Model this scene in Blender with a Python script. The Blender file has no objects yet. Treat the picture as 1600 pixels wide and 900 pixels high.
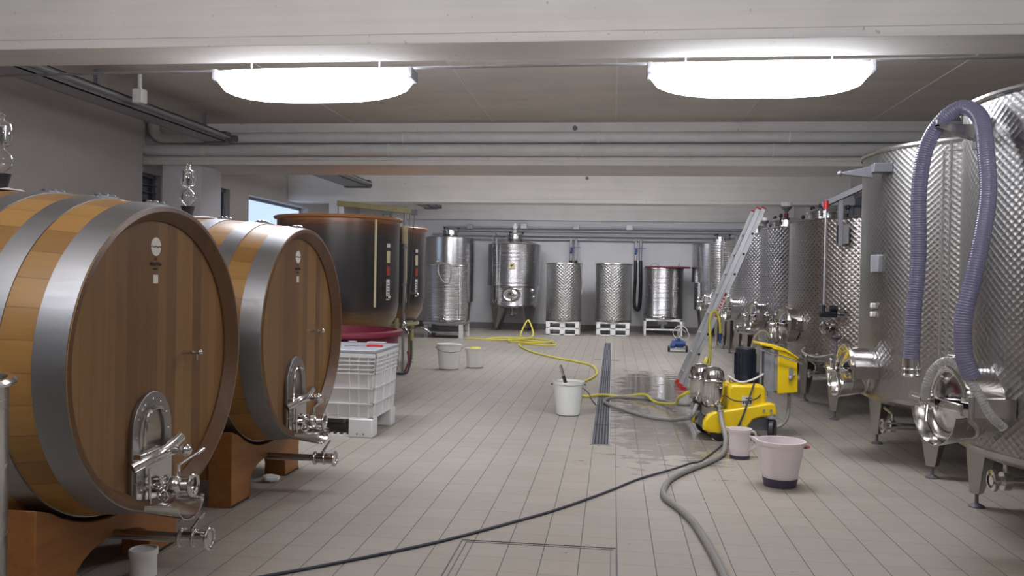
import bpy, math, random
from mathutils import Vector, Matrix, noise
PI = math.pi
random.seed(7)
SC = bpy.context.scene
COL = SC.collection

# ------------------------------------------------------------ camera, world, light, exposure
EYE = Vector((0, 0, 1.45)); F_PX = 1319.0; YAW = 0.11887; PITCH = 0.01185; ROLL = 0.01831
fw = Vector((-math.sin(YAW)*math.cos(PITCH), math.cos(YAW)*math.cos(PITCH), -math.sin(PITCH)))
rt = Vector((math.cos(YAW), math.sin(YAW), 0)); up = rt.cross(fw)
rt2 = rt*math.cos(ROLL) + up*math.sin(ROLL); up2 = -rt*math.sin(ROLL) + up*math.cos(ROLL)
cd = bpy.data.cameras.new('camera'); cam = bpy.data.objects.new('camera', cd); COL.objects.link(cam)
cd.sensor_width = 36; cd.lens = F_PX*36/1600; cd.clip_start = .05; cd.clip_end = 200
mw = Matrix((rt2, up2, -fw)).transposed().to_4x4(); mw.translation = EYE; cam.matrix_world = mw
SC.camera = cam
SC.view_settings.view_transform = 'Standard'; SC.view_settings.look = 'None'
SC.view_settings.exposure = 0.72; SC.view_settings.gamma = 1; SC.view_settings.use_curve_mapping = False
LAMP = 15.0          # radiance of the ceiling lamps' diffusers
wd = bpy.data.worlds.new('world'); SC.world = wd; wd.use_nodes = True
bg = wd.node_tree.nodes['Background']; bg.inputs[0].default_value = (.38, .52, .78, 1); bg.inputs[1].default_value = .8
def area(name, loc, sx, sy, power, col, rot=(0, 0, 0)):
    l = bpy.data.lights.new(name, 'AREA'); l.shape = 'RECTANGLE'; l.size = sx; l.size_y = sy; l.energy = power; l.color = col
    o = bpy.data.objects.new(name, l); COL.objects.link(o); o.location = loc; o.rotation_euler = rot
    return o
# the lamps of the bays behind the photographer (same height as the ones in view)
area('bay_lamp_light', (-2.5, 1.2, 3.05), 1.7, .3, 12, (.93, .94, 1))
area('bay_lamp_light', (1.1, 1.2, 3.05), 1.7, .3, 12, (.93, .94, 1))
# their upward and forward share, which washes the near beam
area('bay_lamp_uplight', (-2.5, 1.3, 3.12), 1.7, .3, 45, (.93, .94, 1), (math.radians(138), 0, 0))
area('bay_lamp_uplight', (1.1, 1.3, 3.12), 1.7, .3, 45, (.93, .94, 1), (math.radians(138), 0, 0))

# ------------------------------------------------------------ mesh helpers
class M:
    def __init__(s): s.v = []; s.f = []; s.uv = []
    def add(s, vs, fs, T=None, uvs=None):
        b = len(s.v)
        s.v += [tuple(T @ Vector(p)) if T else tuple(p) for p in vs]
        for i, f in enumerate(fs):
            s.f.append([b+k for k in f]); s.uv.append(uvs[i] if uvs else None)
        return s
    def box(s, x0, x1, y0, y1, z0, z1, T=None):
        vs = [(x, y, z) for z in (z0, z1) for y in (y0, y1) for x in (x0, x1)]
        return s.add(vs, [(0, 2, 3, 1), (4, 5, 7, 6), (0, 1, 5, 4), (2, 6, 7, 3), (0, 4, 6, 2), (1, 3, 7, 5)], T)
    def lathe(s, prof, n=48, T=None, uv=False, a0=0., a1=2*PI):
        full = abs(a1-a0-2*PI) < 1e-6; m = n if full else n+1
        vs = []; idx = []
        for r, z in prof:
            if r < 1e-6: idx.append([len(vs)]*m); vs.append((0, 0, z))
            else:
                idx.append(list(range(len(vs), len(vs)+m)))
                for k in range(m):
                    a = a0+(a1-a0)*k/n; vs.append((r*math.cos(a), r*math.sin(a), z))
        fs = []; us = []; R = max(r for r, z in prof); L = 0
        for i in range(len(prof)-1):
            dl = math.hypot(prof[i+1][0]-prof[i][0], prof[i+1][1]-prof[i][1])
            for k in range(n):
                k2 = (k+1) % m if full else k+1
                q = [idx[i][k], idx[i][k2], idx[i+1][k2], idx[i+1][k]]
                u0 = (a0+(a1-a0)*k/n)*R; u1 = (a0+(a1-a0)*(k+1)/n)*R
                t = [(u0, L), (u1, L), (u1, L+dl), (u0, L+dl)]
                qq = []; tt = []
                for a, b in zip(q, t):
                    if a not in qq: qq.append(a); tt.append(b)
                if len(qq) > 2: fs.append(qq); us.append(tt)
            L += dl
        return s.add(vs, fs, T, us if uv else None)
    def cyl(s, p, q, r, r2=None, n=16, cap=True):
        p = Vector(p); q = Vector(q); d = q-p; r2 = r if r2 is None else r2
        T = Matrix.Translation(p) @ d.to_track_quat('Z', 'Y').to_matrix().to_4x4(); L = d.length
        pr = [(r, 0), (r2, L)]
        if cap: pr = [(0, 0)]+pr+[(0, L)]
        return s.lathe(pr, n, T)
    def ball(s, c, r, n=12, sc=(1, 1, 1)):
        pr = [(r*math.sin(PI*k/(n//2)), -r*math.cos(PI*k/(n//2))) for k in range(n//2+1)]
        pr[0] = (0, -r); pr[-1] = (0, r)
        return s.lathe(pr, n, Matrix.Translation(c) @ Matrix.Diagonal((*sc, 1)))
    def torus(s, R, r, T=None, n=32, m=8, a0=0., a1=2*PI):
        pr = [(R+r*math.cos(2*PI*k/m), r*math.sin(2*PI*k/m)) for k in range(m+1)]
        return s.lathe(pr, n, T, False, a0, a1)
    def prism(s, poly, h, T=None):           # poly in local xy, extruded 0..h along z
        n = len(poly); vs = [(x, y, 0) for x, y in poly]+[(x, y, h) for x, y in poly]
        fs = [tuple(range(n-1, -1, -1)), tuple(range(n, 2*n))]+[(k, (k+1) % n, n+(k+1) % n, n+k) for k in range(n)]
        return s.add(vs, fs, T)
    def ringprism(s, outer, inner, h, T=None):
        n = len(outer); vs = [(x, y, z) for z in (0, h) for P in (outer, inner) for x, y in P]; fs = []
        for k in range(n):
            j = (k+1) % n
            fs += [(k, n+k, n+j, j), (2*n+k, 2*n+j, 3*n+j, 3*n+k), (k, j, 2*n+j, 2*n+k), (n+k, 3*n+k, 3*n+j, n+j)]
        return s.add(vs, fs, T)
    def tube(s, path, r, n=10, smooth=0, closed=False, T=None):
        P = [Vector(p) for p in path]
        if smooth: P = spline(P, smooth, closed)
        if not callable(r): rr = lambda t, r=r: r
        else: rr = r
        N = len(P); vs = []; fs = []; up_ = None
        for i, p in enumerate(P):
            a = P[i-1] if (i or closed) else P[i]; b = P[(i+1) % N] if (i < N-1 or closed) else P[i]
            d = (b-a).normalized()
            if up_ is None: up_ = Vector((0, 0, 1)) if abs(d.z) < .9 else Vector((1, 0, 0))
            up_ = (up_-d*up_.dot(d)).normalized(); sd = d.cross(up_); R = rr(i/(N-1))
            for k in range(n):
                an = 2*PI*k/n; vs.append(tuple(p+(up_*math.cos(an)+sd*math.sin(an))*R))
        for i in range(N if closed else N-1):
            j = (i+1) % N
            for k in range(n): fs.append((i*n+k, i*n+(k+1) % n, j*n+(k+1) % n, j*n+k))
        if not closed: fs += [tuple(range(n-1, -1, -1)), tuple(range((N-1)*n, N*n))]
        return s.add(vs, fs, T)
    def build(s, name, mat, parent=None, bevel=0, ang=35):
        me = bpy.data.meshes.new(name); me.from_pydata(s.v, [], s.f)
        if any(u for u in s.uv):
            ul = me.uv_layers.new(name='UVMap'); li = 0
            for f, u in zip(s.f, s.uv):
                for k in range(len(f)):
                    ul.data[li].uv = u[k] if u else (0, 0); li += 1
        me.polygons.foreach_set('use_smooth', [True]*len(me.polygons))
        me.update(); me.set_sharp_from_angle(angle=math.radians(ang))
        me.materials.append(mat)
        o = bpy.data.objects.new(name, me); COL.objects.link(o)
        if parent: o.parent = parent
        if bevel:
            b = o.modifiers.new('bevel', 'BEVEL'); b.width = bevel; b.segments = 2; b.limit_method = 'ANGLE'; b.angle_limit = .7
        return o
def spline(P, k, closed=False):
    out = []; N = len(P)
    for i in range(N if closed else N-1):
        g = lambda j: P[j % N] if closed else P[max(0, min(N-1, j))]
        a, b, c, d = g(i-1), g(i), g(i+1), g(i+2)
        for t in range(k):
            t /= k; out.append(.5*((2*b)+(c-a)*t+(2*a-5*b+4*c-d)*t*t+(-a+3*b-3*c+d)*t**3))
    if not closed: out.append(P[-1])
    return out
def tag(o, label=None, cat=None, group=None, kind=None):
    if label: o['label'] = label
    if cat: o['category'] = cat
    if group: o['group'] = group
    if kind: o['kind'] = kind
    return o
def thing(name, label, cat, loc=(0, 0, 0), rz=0, group=None):
    o = bpy.data.objects.new(name, None); COL.objects.link(o); o.empty_display_size = .1
    o.location = loc; o.rotation_euler = (0, 0, rz)
    return tag(o, label, cat, group)
def struct(name, m, mat, parent=None, bevel=0):
    o = m.build(name, mat, parent, bevel)
    if not parent: o['kind'] = 'structure'
    return o
def kids(o): return [c for c in bpy.data.objects if c.parent == o]
def copy_tree(o, parent=None):
    c = o.copy(); COL.objects.link(c); c.parent = parent
    for ch in kids(o): copy_tree(ch, c)
    return c
def TX(x, y, z): return Matrix.Translation((x, y, z))
def RX(a): return Matrix.Rotation(a, 4, 'X')
def RY(a): return Matrix.Rotation(a, 4, 'Y')
def RZ(a): return Matrix.Rotation(a, 4, 'Z')

# ------------------------------------------------------------ materials
class G:
    def __init__(s, name, color=(.5, .5, .5), rough=.5, metal=0., **kw):
        s.m = bpy.data.materials.new(name); s.m.use_nodes = True; s.nt = s.m.node_tree
        s.b = s.nt.nodes['Principled BSDF']
        s.set('Base Color', (*color, 1)); s.set('Roughness', rough); s.set('Metallic', metal)
        for k, v in kw.items(): s.set(k.replace('_', ' '), v)
    def set(s, k, v):
        if isinstance(v, bpy.types.NodeSocket): s.nt.links.new(v, s.b.inputs[k])
        else: s.b.inputs[k].default_value = v
    def node(s, t, ins=(), **props):
        n = s.nt.nodes.new(t)
        for k, v in props.items(): setattr(n, k, v)
        for k, v in (ins.items() if isinstance(ins, dict) else enumerate(ins)):
            if isinstance(v, bpy.types.NodeSocket): s.nt.links.new(v, n.inputs[k])
            elif v is not None: n.inputs[k].default_value = v
        return n
    def math(s, op, a, b=None, c=None): return s.node('ShaderNodeMath', [a, b, c], operation=op).outputs[0]
    def vm(s, op, a, b=None):
        n = s.node('ShaderNodeVectorMath', [a, b], operation=op)
        return n.outputs['Value'] if op in ('LENGTH', 'DOT_PRODUCT') else n.outputs[0]
    def coord(s, w='Object'): return s.node('ShaderNodeTexCoord').outputs[w]
    def pos(s): return s.node('ShaderNodeNewGeometry').outputs['Position']
    def map(s, v, sc=(1, 1, 1), lo=(0, 0, 0)): return s.node('ShaderNodeMapping', {'Vector': v, 'Scale': sc, 'Location': lo}).outputs[0]
    def noise(s, v, scale=5, det=3, rough=.5): return s.node('ShaderNodeTexNoise', {'Vector': v, 'Scale': scale, 'Detail': det, 'Roughness': rough}).outputs['Fac']
    def ramp(s, f, stops):
        n = s.node('ShaderNodeValToRGB', [f]); e = n.color_ramp.elements
        while len(e) < len(stops): e.new(.5)
        for k, (p, c) in enumerate(stops): e[k].position = p; e[k].color = (*c, 1) if len(c) == 3 else c
        return n.outputs[0]
    def mix(s, f, a, b):
        n = s.node('ShaderNodeMix', data_type='RGBA')
        for k, v in ((0, f), (6, a), (7, b)):
            if isinstance(v, bpy.types.NodeSocket): s.nt.links.new(v, n.inputs[k])
            else: n.inputs[k].default_value = v if k == 0 else (*v, 1)
        return n.outputs[2]
    def bump(s, h, st=.3, dist=.01, nrm=None):
        i = {'Height': h, 'Strength': st, 'Distance': dist}
        if nrm: i['Normal'] = nrm
        o = s.node('ShaderNodeBump', i).outputs[0]; s.set('Normal', o); return o
    def sep(s, v): return s.node('ShaderNodeSeparateXYZ', [v]).outputs
def flat(name, c, r=.5, m=0., nz=.06, **kw):
    g = G(name, c, r, m, **kw); n = g.noise(g.coord(), 9, 3)
    g.set('Base Color', g.mix(n, tuple(x*(1-nz) for x in c), tuple(min(1, x*(1+nz)) for x in c)))
    g.set('Roughness', g.math('ADD', g.math('MULTIPLY', n, .12), r-.06)); return g.m
def concrete(name, c, streak=(.25, 4, 7), amt=.16):
    g = G(name, c, .8); p = g.pos()
    n1 = g.noise(g.map(p, streak), 1.6, 5, .6); n2 = g.noise(p, 2.0, 4); n3 = g.noise(p, 60, 2)
    f = g.math('ADD', g.math('MULTIPLY', n1, .6), g.math('MULTIPLY', n2, .4))
    col = g.ramp(f, [(.3, tuple(x*(1-amt) for x in c)), (.55, c), (.75, tuple(min(1, x*(1+amt*.5)) for x in c))])
    sp = g.ramp(g.noise(p, 23, 2), [(.70, (1, 1, 1)), (.76, (.72, .68, .64))])
    mx = g.node('ShaderNodeMix', data_type='RGBA', blend_type='MULTIPLY'); mx.inputs[0].default_value = 1
    g.nt.links.new(col, mx.inputs[6]); g.nt.links.new(sp, mx.inputs[7])
    g.set('Base Color', mx.outputs[2]); g.bump(g.math('ADD', n3, n1), .15, .004); return g.m
def tile_mat():
    g = G('floor_tiles', (.4, .37, .33), .4); p = g.pos(); s = g.sep(p)
    def cell(v, size, off): return g.math('DIVIDE', g.math('SUBTRACT', v, off), size)
    u = cell(s[0], .1945, -1.702); v = cell(s[1], .2127, 4.114)
    def edge(a, w):
        fr = g.math('FRACT', a); d = g.math('MINIMUM', fr, g.math('SUBTRACT', 1., fr))
        return g.node('ShaderNodeMapRange', {'Value': d, 'From Min': w*.5, 'From Max': w, 'To Min': 1., 'To Max': 0.}).outputs[0]
    gx = edge(u, .016); gy = g.math('MULTIPLY', edge(v, .014), .38)
    gr = g.math('MAXIMUM', gx, gy)
    cid = g.node('ShaderNodeCombineXYZ', [g.math('FLOOR', u), g.math('FLOOR', v), 0.]).outputs[0]
    wn = g.node('ShaderNodeTexWhiteNoise', {'Vector': cid}).outputs['Value']
    big = g.noise(p, .7, 4, .6)
    base = g.mix(wn, (.35, .317, .268), (.39, .355, .306))
    base = g.mix(g.math('MULTIPLY', g.ramp(big, [(.35, (0, 0, 0)), (.7, (1, 1, 1))]), .35), base, (.30, .265, .225))
    # wet patches between drain and tanks
    wx = g.node('ShaderNodeMapRange', {'Value': s[0], 'From Min': -.3, 'From Max': .25}).outputs[0]
    wx2 = g.node('ShaderNodeMapRange', {'Value': s[0], 'From Min': .95, 'From Max': 1.25, 'To Min': 1., 'To Max': 0.}).outputs[0]
    wy = g.node('ShaderNodeMapRange', {'Value': s[1], 'From Min': 6.0, 'From Max': 7.4}).outputs[0]
    wy2 = g.node('ShaderNodeMapRange', {'Value': s[1], 'From Min': 12.5, 'From Max': 14.5, 'To Min': 1., 'To Max': 0.}).outputs[0]
    zone = g.math('MULTIPLY', g.math('MULTIPLY', wx, wx2), g.math('MULTIPLY', wy, wy2))
    zn = g.noise(g.map(p, (1.4, 3.2, 1)), 2.2, 5, .65)
    wet = g.ramp(g.math('ADD', zn, g.math('MULTIPLY', zone, .34)), [(.70, (0, 0, 0)), (.76, (1, 1, 1))])
    zs = g.ramp(g.noise(g.map(p, (1, 1.5, 1)), 3.1, 5, .7), [(.66, (0, 0, 0)), (.70, (1, 1, 1))])
    wet = g.math('MULTIPLY', g.math('MAXIMUM', wet, g.math('MULTIPLY', zs, .6)), 1.)
    base = g.mix(g.math('MULTIPLY', wet, .32), base, (.16, .13, .11))
    g.set('Base Color', g.mix(gr, base, (.10, .088, .078)))
    rn = g.noise(p, 14, 3)
    r = g.math('ADD', .36, g.math('MULTIPLY', rn, .16))
    r = g.math('MULTIPLY', r, g.math('SUBTRACT', 1., g.math('MULTIPLY', wet, .8)))
    g.set('Roughness', g.math('ADD', r, g.math('MULTIPLY', gr, .25)))
    h = g.math('ADD', g.math('SUBTRACT', 1., gr), g.math('MULTIPLY', g.noise(p, 6, 2), .5))
    g.bump(h, .35, .003); return g.m
def dots_mat(name, c=(.43, .42, .41), cell=.05, st=.30, rough=.30):
    g = G(name, c, rough, 1.); uv = g.coord('UV')
    p = g.map(uv, (1/cell, 1/cell/.9, 1))
    def d(off): return g.vm('LENGTH', g.vm('SUBTRACT', g.vm('FRACTION', g.vm('ADD', p, off)), (.5, .5, 0)))
    m = g.math('MINIMUM', d((0, 0, 0)), d((.5, .5, 0)))
    n = g.noise(uv, 1.3, 3)
    g.set('Roughness', g.math('ADD', g.math('MULTIPLY', m, .22), rough-.02))
    g.set('Base Color', g.mix(n, tuple(x*.82 for x in c), tuple(min(1, x*1.15) for x in c)))
    g.bump(g.math('MULTIPLY', g.math('POWER', m, 1.6), 2.), st, .012)
    return g.m
def steel_mat(name, c=(.52, .51, .51), rough=.22, band=0., cell=.03):
    g = G(name, c, rough, 1.); o = g.coord()
    n = g.noise(g.map(o, (2, 2, 30)), 2, 3)
    g.set('Roughness', g.math('ADD', g.math('MULTIPLY', n, .2), rough-.08))
    g.set('Base Color', g.mix(g.noise(o, 2.5, 3), tuple(x*.85 for x in c), tuple(min(1, x*1.12) for x in c)))
    if band:
        z = g.sep(o)[2]; w = g.math('SINE', g.math('MULTIPLY', z, 2*PI/cell))
        g.bump(w, band, .006)
    else: g.bump(n, .05, .002)
    return g.m
def wood_mat(name, c1, c2, kind, rough=.32, n_st=36, axis=2):
    g = G(name, c1, rough)
    if kind == 'stave':
        s = g.sep(g.coord('UV')); a = g.math('DIVIDE', s[0], .79*2*PI/n_st)
        idx = g.math('FLOOR', a); fr = g.math('FRACT', a)
        gv = g.node('ShaderNodeCombineXYZ', [g.math('MULTIPLY', s[0], 30.), g.math('MULTIPLY', s[1], 2.2), g.math('MULTIPLY', idx, 7.3)]).outputs[0]
    elif kind == 'head':
        s = g.sep(g.coord()); a = g.math('DIVIDE', s[1], .083)
        idx = g.math('FLOOR', a); fr = g.math('FRACT', a)
        gv = g.node('ShaderNodeCombineXYZ', [g.math('MULTIPLY', s[1], 34.), g.math('MULTIPLY', s[2], 2.0), g.math('MULTIPLY', idx, 7.3)]).outputs[0]
    else:
        s = g.sep(g.coord()); idx = 3.; fr = None
        sc = [20., 20., 20.]; sc[axis] = 1.8
        gv = g.map(g.coord(), tuple(sc))
    gn = g.noise(gv, 1.0, 5, .6)
    if fr is not None:
        wn = g.node('ShaderNodeTexWhiteNoise', {'W': idx}, noise_dimensions='1D').outputs['Value']
        f = g.math('ADD', g.math('MULTIPLY', gn, .5), g.math('MULTIPLY', wn, .5))
    else: f = gn
    col = g.ramp(f, [(.2, c2), (.75, c1)])
    if fr is not None:
        d = g.math('MINIMUM', fr, g.math('SUBTRACT', 1., fr))
        e = g.node('ShaderNodeMapRange', {'Value': d, 'From Min': .0, 'From Max': .03, 'To Min': .5, 'To Max': 0.}).outputs[0]
        col = g.mix(e, col, (.05, .03, .015)); g.bump(g.math('ADD', g.math('MULTIPLY', gn, .3), g.math('SUBTRACT', 1., e)), .2, .002)
    else: g.bump(gn, .12, .003)
    g.set('Base Color', col); g.set('Roughness', g.math('ADD', g.math('MULTIPLY', gn, .15), rough)); return g.m
def ferment_mat():
    g = G('amber_fibreglass', (.05, .04, .03), .3); p = g.coord(); z = g.sep(p)[2]
    n = g.noise(g.map(p, (1, 1, 9)), 3, 5, .65)
    zz = g.math('ADD', z, g.math('MULTIPLY', g.math('SUBTRACT', n, .5), .22))
    f = g.math('DIVIDE', zz, 2.3)
    g.set('Base Color', g.ramp(f, [(.24, (.20, .10, .035)), (.38, (.17, .09, .035)), (.44, (.035, .028, .026)), (.62, (.028, .026, .028)), (.86, (.04, .034, .032)), (.93, (.10, .05, .028)), (.975, (.42, .17, .07))]))
    g.set('Coat Weight', .3); g.bump(n, .15, .004); return g.m
def glass_mat(name, c=(1, 1, 1), rough=0., ior=1.45):
    g = G(name, c, rough); g.set('Transmission Weight', 1.); g.set('IOR', ior)
    n = g.noise(g.coord(), 14, 2); g.bump(n, .08, .002); return g.m
def translucent(name, c, rough=.35, low=None, zl=0., zh=.1):
    g = G(name, c, rough); g.set('Subsurface Weight', .25); g.set('Subsurface Radius', (.05, .05, .05))
    n = g.noise(g.coord(), 8, 3)
    a = g.mix(n, tuple(x*.93 for x in c), c)
    if low:
        z = g.sep(g.coord())[2]
        f = g.node('ShaderNodeMapRange', {'Value': g.math('ADD', z, g.math('MULTIPLY', n, .03)), 'From Min': zl, 'From Max': zh, 'To Min': 1., 'To Max': 0.}).outputs[0]
        a = g.mix(f, a, low)
    g.set('Base Color', a); return g.m
def hose_mat(name, c, pitch=.012, rough=.35, c2=None):
    g = G(name, c, rough); n = g.noise(g.coord(), 5, 2)
    g.set('Base Color', g.mix(n, c, c2 or tuple(x*.85 for x in c))); return g.m
def emit_mat(name, c, st):
    g = G(name, (.9, .9, .9), .4); g.set('Emission Color', (*c, 1)); g.set('Emission Strength', st)
    n = g.noise(g.coord(), 3, 2); g.set('Base Color', g.mix(n, (.85, .85, .85), (.92, .92, .92))); return g.m

mt_floor = tile_mat()
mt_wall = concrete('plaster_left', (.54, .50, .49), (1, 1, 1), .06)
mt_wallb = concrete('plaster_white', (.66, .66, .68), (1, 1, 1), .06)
mt_ceil = concrete('ceiling_concrete', (.70, .655, .60), (.3, 2, 3), .14)
mt_beam = concrete('beam_concrete', (.80, .78, .755), (.22, 4, 8), .12)
mt_plinth = flat('plinth_tile', (.20, .18, .17), .5)
mt_pipew = flat('white_pipe_lagging', (.68, .68, .68), .5, 0, .1)
mt_grey = flat('grey_painted_steel', (.30, .30, .32), .45, .3)
mt_greyd = flat('dark_grey_steel', (.16, .16, .18), .45, .3)
mt_lamp = emit_mat('lamp_diffuser', (.90, .92, 1.0), LAMP)
mt_white = flat('white_plastic', (.80, .80, .78), .45)
mt_dots = dots_mat('engine_turned_steel')
mt_dots2 = dots_mat('engine_turned_steel_coarse', (.44, .41, .39), .062, .5, .27)
mt_dots3 = dots_mat('engine_turned_steel_small', (.46, .45, .46), .07, .75, .26)
mt_dots4 = dots_mat('engine_turned_steel_bold', (.45, .44, .43), .085, 1., .26)
mt_steel = steel_mat('brushed_steel')
mt_steelb = steel_mat('ribbed_steel', (.52, .52, .54), .22, .5, .035)
mt_chrome = steel_mat('polished_steel', (.68, .67, .66), .1)
mt_matte = steel_mat('matte_steel', (.36, .35, .34), .38)
mt_leg = steel_mat('leg_steel', (.46, .44, .42), .3)
mt_hoop = steel_mat('galvanised_hoop', (.36, .37, .39), .42)
mt_stave = wood_mat('oak_staves', (.41, .225, .068), (.27, .138, .040), 'stave', .30)
mt_head = wood_mat('oak_head', (.26, .138, .048), (.135, .066, .024), 'head', .36)
mt_chime = wood_mat('oak_chime', (.15, .072, .030), (.09, .042, .02), 'plain', .3)
mt_stand = wood_mat('orange_stained_timber', (.36, .15, .04), (.24, .09, .024), 'plain', .45, axis=1)
mt_ferm = ferment_mat()
mt_rim = flat('orange_rim', (.38, .16, .07), .35)
mt_olive = flat('olive_yellow_steel', (.36, .33, .16), .5, .1, .2)
mt_cream = flat('cream_plastic', (.62, .54, .33), .5)
mt_black = flat('black_rubber', (.018, .018, .022), .45)
mt_blackp = flat('black_paint', (.012, .016, .026), .35)
mt_glass = glass_mat('clear_glass')
mt_clothm = flat('white_rag', (.68, .60, .58), .9)
mt_bin = flat('white_bin_plastic', (.78, .78, .78), .5, 0, .05)
mt_lid = flat('grey_bin_lid', (.36, .37, .40), .45)
mt_redtub = flat('wine_red_plastic', (.17, .018, .038), .45)
mt_redl = flat('faded_red_print', (.40, .06, .045), .5)
mt_red = flat('red_plastic', (.62, .03, .03), .4)
mt_yel = flat('yellow_paint', (.80, .56, .012), .3)
mt_yhose = flat('yellow_hose', (.68, .60, .07), .45)
mt_ghose = flat('grey_hose', (.26, .255, .24), .45)
mt_blue = flat('blue_paint', (.02, .07, .24), .4)
mt_alu = flat('aluminium', (.55, .56, .58), .35, .75, .08)
mt_grate = flat('galvanised_grate', (.17, .18, .20), .45, .6)
mt_gapshade = flat('painted_gap_shade', (.02, .02, .022), .8)  # near-black colour for the shade inside the drain
mt_greyl = flat('light_grey_pipe', (.42, .42, .44), .4, .2)
mt_cable = flat('dark_cable', (.035, .038, .06), .5)
mt_paper = flat('paper_label', (.70, .68, .64), .6)
mt_ink = flat('dark_ink', (.06, .035, .03), .6)
mt_wine = flat('wine_dregs', (.06, .05, .09), .3)
mt_bucket = translucent('milky_plastic', (.84, .83, .80))
mt_bucketm = translucent('cloudy_plastic', (.80, .82, .79))
mt_jug = translucent('pinkish_plastic', (.82, .73, .74), .35, (.55, .44, .50), 0, .10)
mt_winglass = emit_mat('daylit_pane', (.40, .57, .84), .66)
mt_darkglass = flat('dark_window_glass', (.05, .07, .11), .15)
mt_frame = flat('grey_window_frame', (.22, .23, .25), .5)
mt_phose = G('lilac_ribbed_hose', (.34, .33, .50), .22); mt_phose.set('Transmission Weight', .15)
mt_phose.set('Base Color', mt_phose.mix(mt_phose.noise(mt_phose.coord(), 4, 2), (.24, .235, .36), (.20, .195, .31))); mt_phose = mt_phose.m
mt_chose = G('clear_ribbed_hose', (.62, .62, .60), .15); mt_chose.set('Transmission Weight', .55)
mt_chose.set('Base Color', mt_chose.mix(mt_chose.noise(mt_chose.coord(), 7, 2), (.66, .66, .64), (.55, .55, .54))); mt_chose = mt_chose.m

# ------------------------------------------------------------ the room
YB = 24.1; XL = -7.05; XR = 4.9; ZC = 3.72; YF = -3.0; XO = -7.35
m = M(); m.box(-9.5, XR+.3, YF-.3, YB+.3, -.12, 0); struct('floor', m, mt_floor)
m = M(); m.box(-9.5, XR+.3, YF-.3, YB+.3, ZC, ZC+.15); struct('ceiling', m, mt_ceil)
for i, (y0, y1) in enumerate(((5.88, 6.36), (12.3, 13.55), (18.4, 18.95), (23.95, YB+.2), (-.6, -.1))):
    m = M(); m.box(-8.2, XR+.1, y0, y1, 3.10, ZC+.02)
    if i < 3: m.box(-8.2, XR+.1, y0-.012, y0, 3.165, ZC+.02)
    struct('trim_%d' % (i+1), m, mt_beam, bevel=.012)
# fine joints of the ceiling slabs
m = M()
for x in (-6.3, -3.9, -1.78, 0., 1.75, 3.5):
    for y0, y1 in ((6.36, 12.3), (13.55, 18.4), (18.95, 23.95)): m.box(x-.009, x+.009, y0, y1, ZC-.006, ZC+.01)
struct('trim_6', m, mt_beam)
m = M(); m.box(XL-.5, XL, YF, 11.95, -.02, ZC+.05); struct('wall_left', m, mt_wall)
# outer left wall of the far bays, with window openings
wins = [(12.0, 13.0, 1.9, 3.0), (13.9, 15.5, 1.9, 3.05), (16.35, 19.7, 1.9, 3.04)]
m = M(); y = 11.9
for y0, y1, z0, z1 in wins:
    m.box(XO-.3, XO, y, y0, -.02, ZC+.05); m.box(XO-.3, XO, y0, y1, -.02, z0); m.box(XO-.3, XO, y0, y1, z1, ZC+.05); y = y1
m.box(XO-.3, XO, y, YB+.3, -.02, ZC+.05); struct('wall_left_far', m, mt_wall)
m = M(); m.box(-9.5, XR+.3, YB, YB+.25, -.02, ZC+.05); struct('wall_back', m, mt_wallb)
m = M(); m.box(-9.5, XR+.3, YF-.25, YF, -.02, ZC+.05); struct('wall_front', m, mt_wallb)
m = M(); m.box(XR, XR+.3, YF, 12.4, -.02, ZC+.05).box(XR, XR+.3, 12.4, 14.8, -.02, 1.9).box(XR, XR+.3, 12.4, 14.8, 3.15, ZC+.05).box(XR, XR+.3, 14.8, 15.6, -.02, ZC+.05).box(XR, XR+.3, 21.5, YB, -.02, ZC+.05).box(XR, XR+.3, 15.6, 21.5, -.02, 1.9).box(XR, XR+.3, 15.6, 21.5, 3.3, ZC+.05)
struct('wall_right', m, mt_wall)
m = M(); m.box(XO, XR, YB-.03, YB, 0, .16); struct('baseboard_back', m, mt_plinth)
m = M(); m.box(-7.0, -6.36, 12.42, 13.1, 0, 3.11); struct('trim_7', m, mt_wallb, bevel=.01)
m = M(); m.box(-6.4, -6.2, 18.45, 18.9, 0, 3.11); struct('trim_8', m, mt_wallb, bevel=.01)
def window(n, y0, y1, z0, z1, X, glass, bars, louvre=False):
    r = bpy.data.objects.new('window_%d' % n, None); COL.objects.link(r); r.location = (X, y0, z0); r['kind'] = 'structure'
    w = y1-y0; h = z1-z0; m = M()
    m.box(-.03, .03, 0, .06, 0, h).box(-.03, .03, w-.06, w, 0, h).box(-.03, .03, 0, w, 0, .06).box(-.03, .03, 0, w, h-.06, h)
    for k in range(1, bars): m.box(-.025, .025, w*k/bars-.03, w*k/bars+.03, .06, h-.06)
    m.build('window_frame', mt_frame, r)
    m = M(); m.box(-.008, .008, .05, w-.05, .05, h-.05); m.build('pane', glass, r)
    if louvre:
        m = M()
        for k in range(int(h/.12)): m.box(-.03, .03, .06, w-.06, .08+k*.12, .095+k*.12, TX(.06, 0, 0))
        m.build('louvre', mt_greyd, r)
window(1, *wins[0], XO-.12, mt_darkglass, 1, True)
window(2, *wins[1], XO-.12, mt_darkglass, 3)
window(3, *wins[2], XO-.22, mt_winglass, 1)
window(5, 12.4, 14.8, 1.9, 3.15, XR+.1, mt_darkglass, 3)
window(4, 15.6, 21.5, 1.9, 3.3, XR+.1, mt_darkglass, 4)

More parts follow.
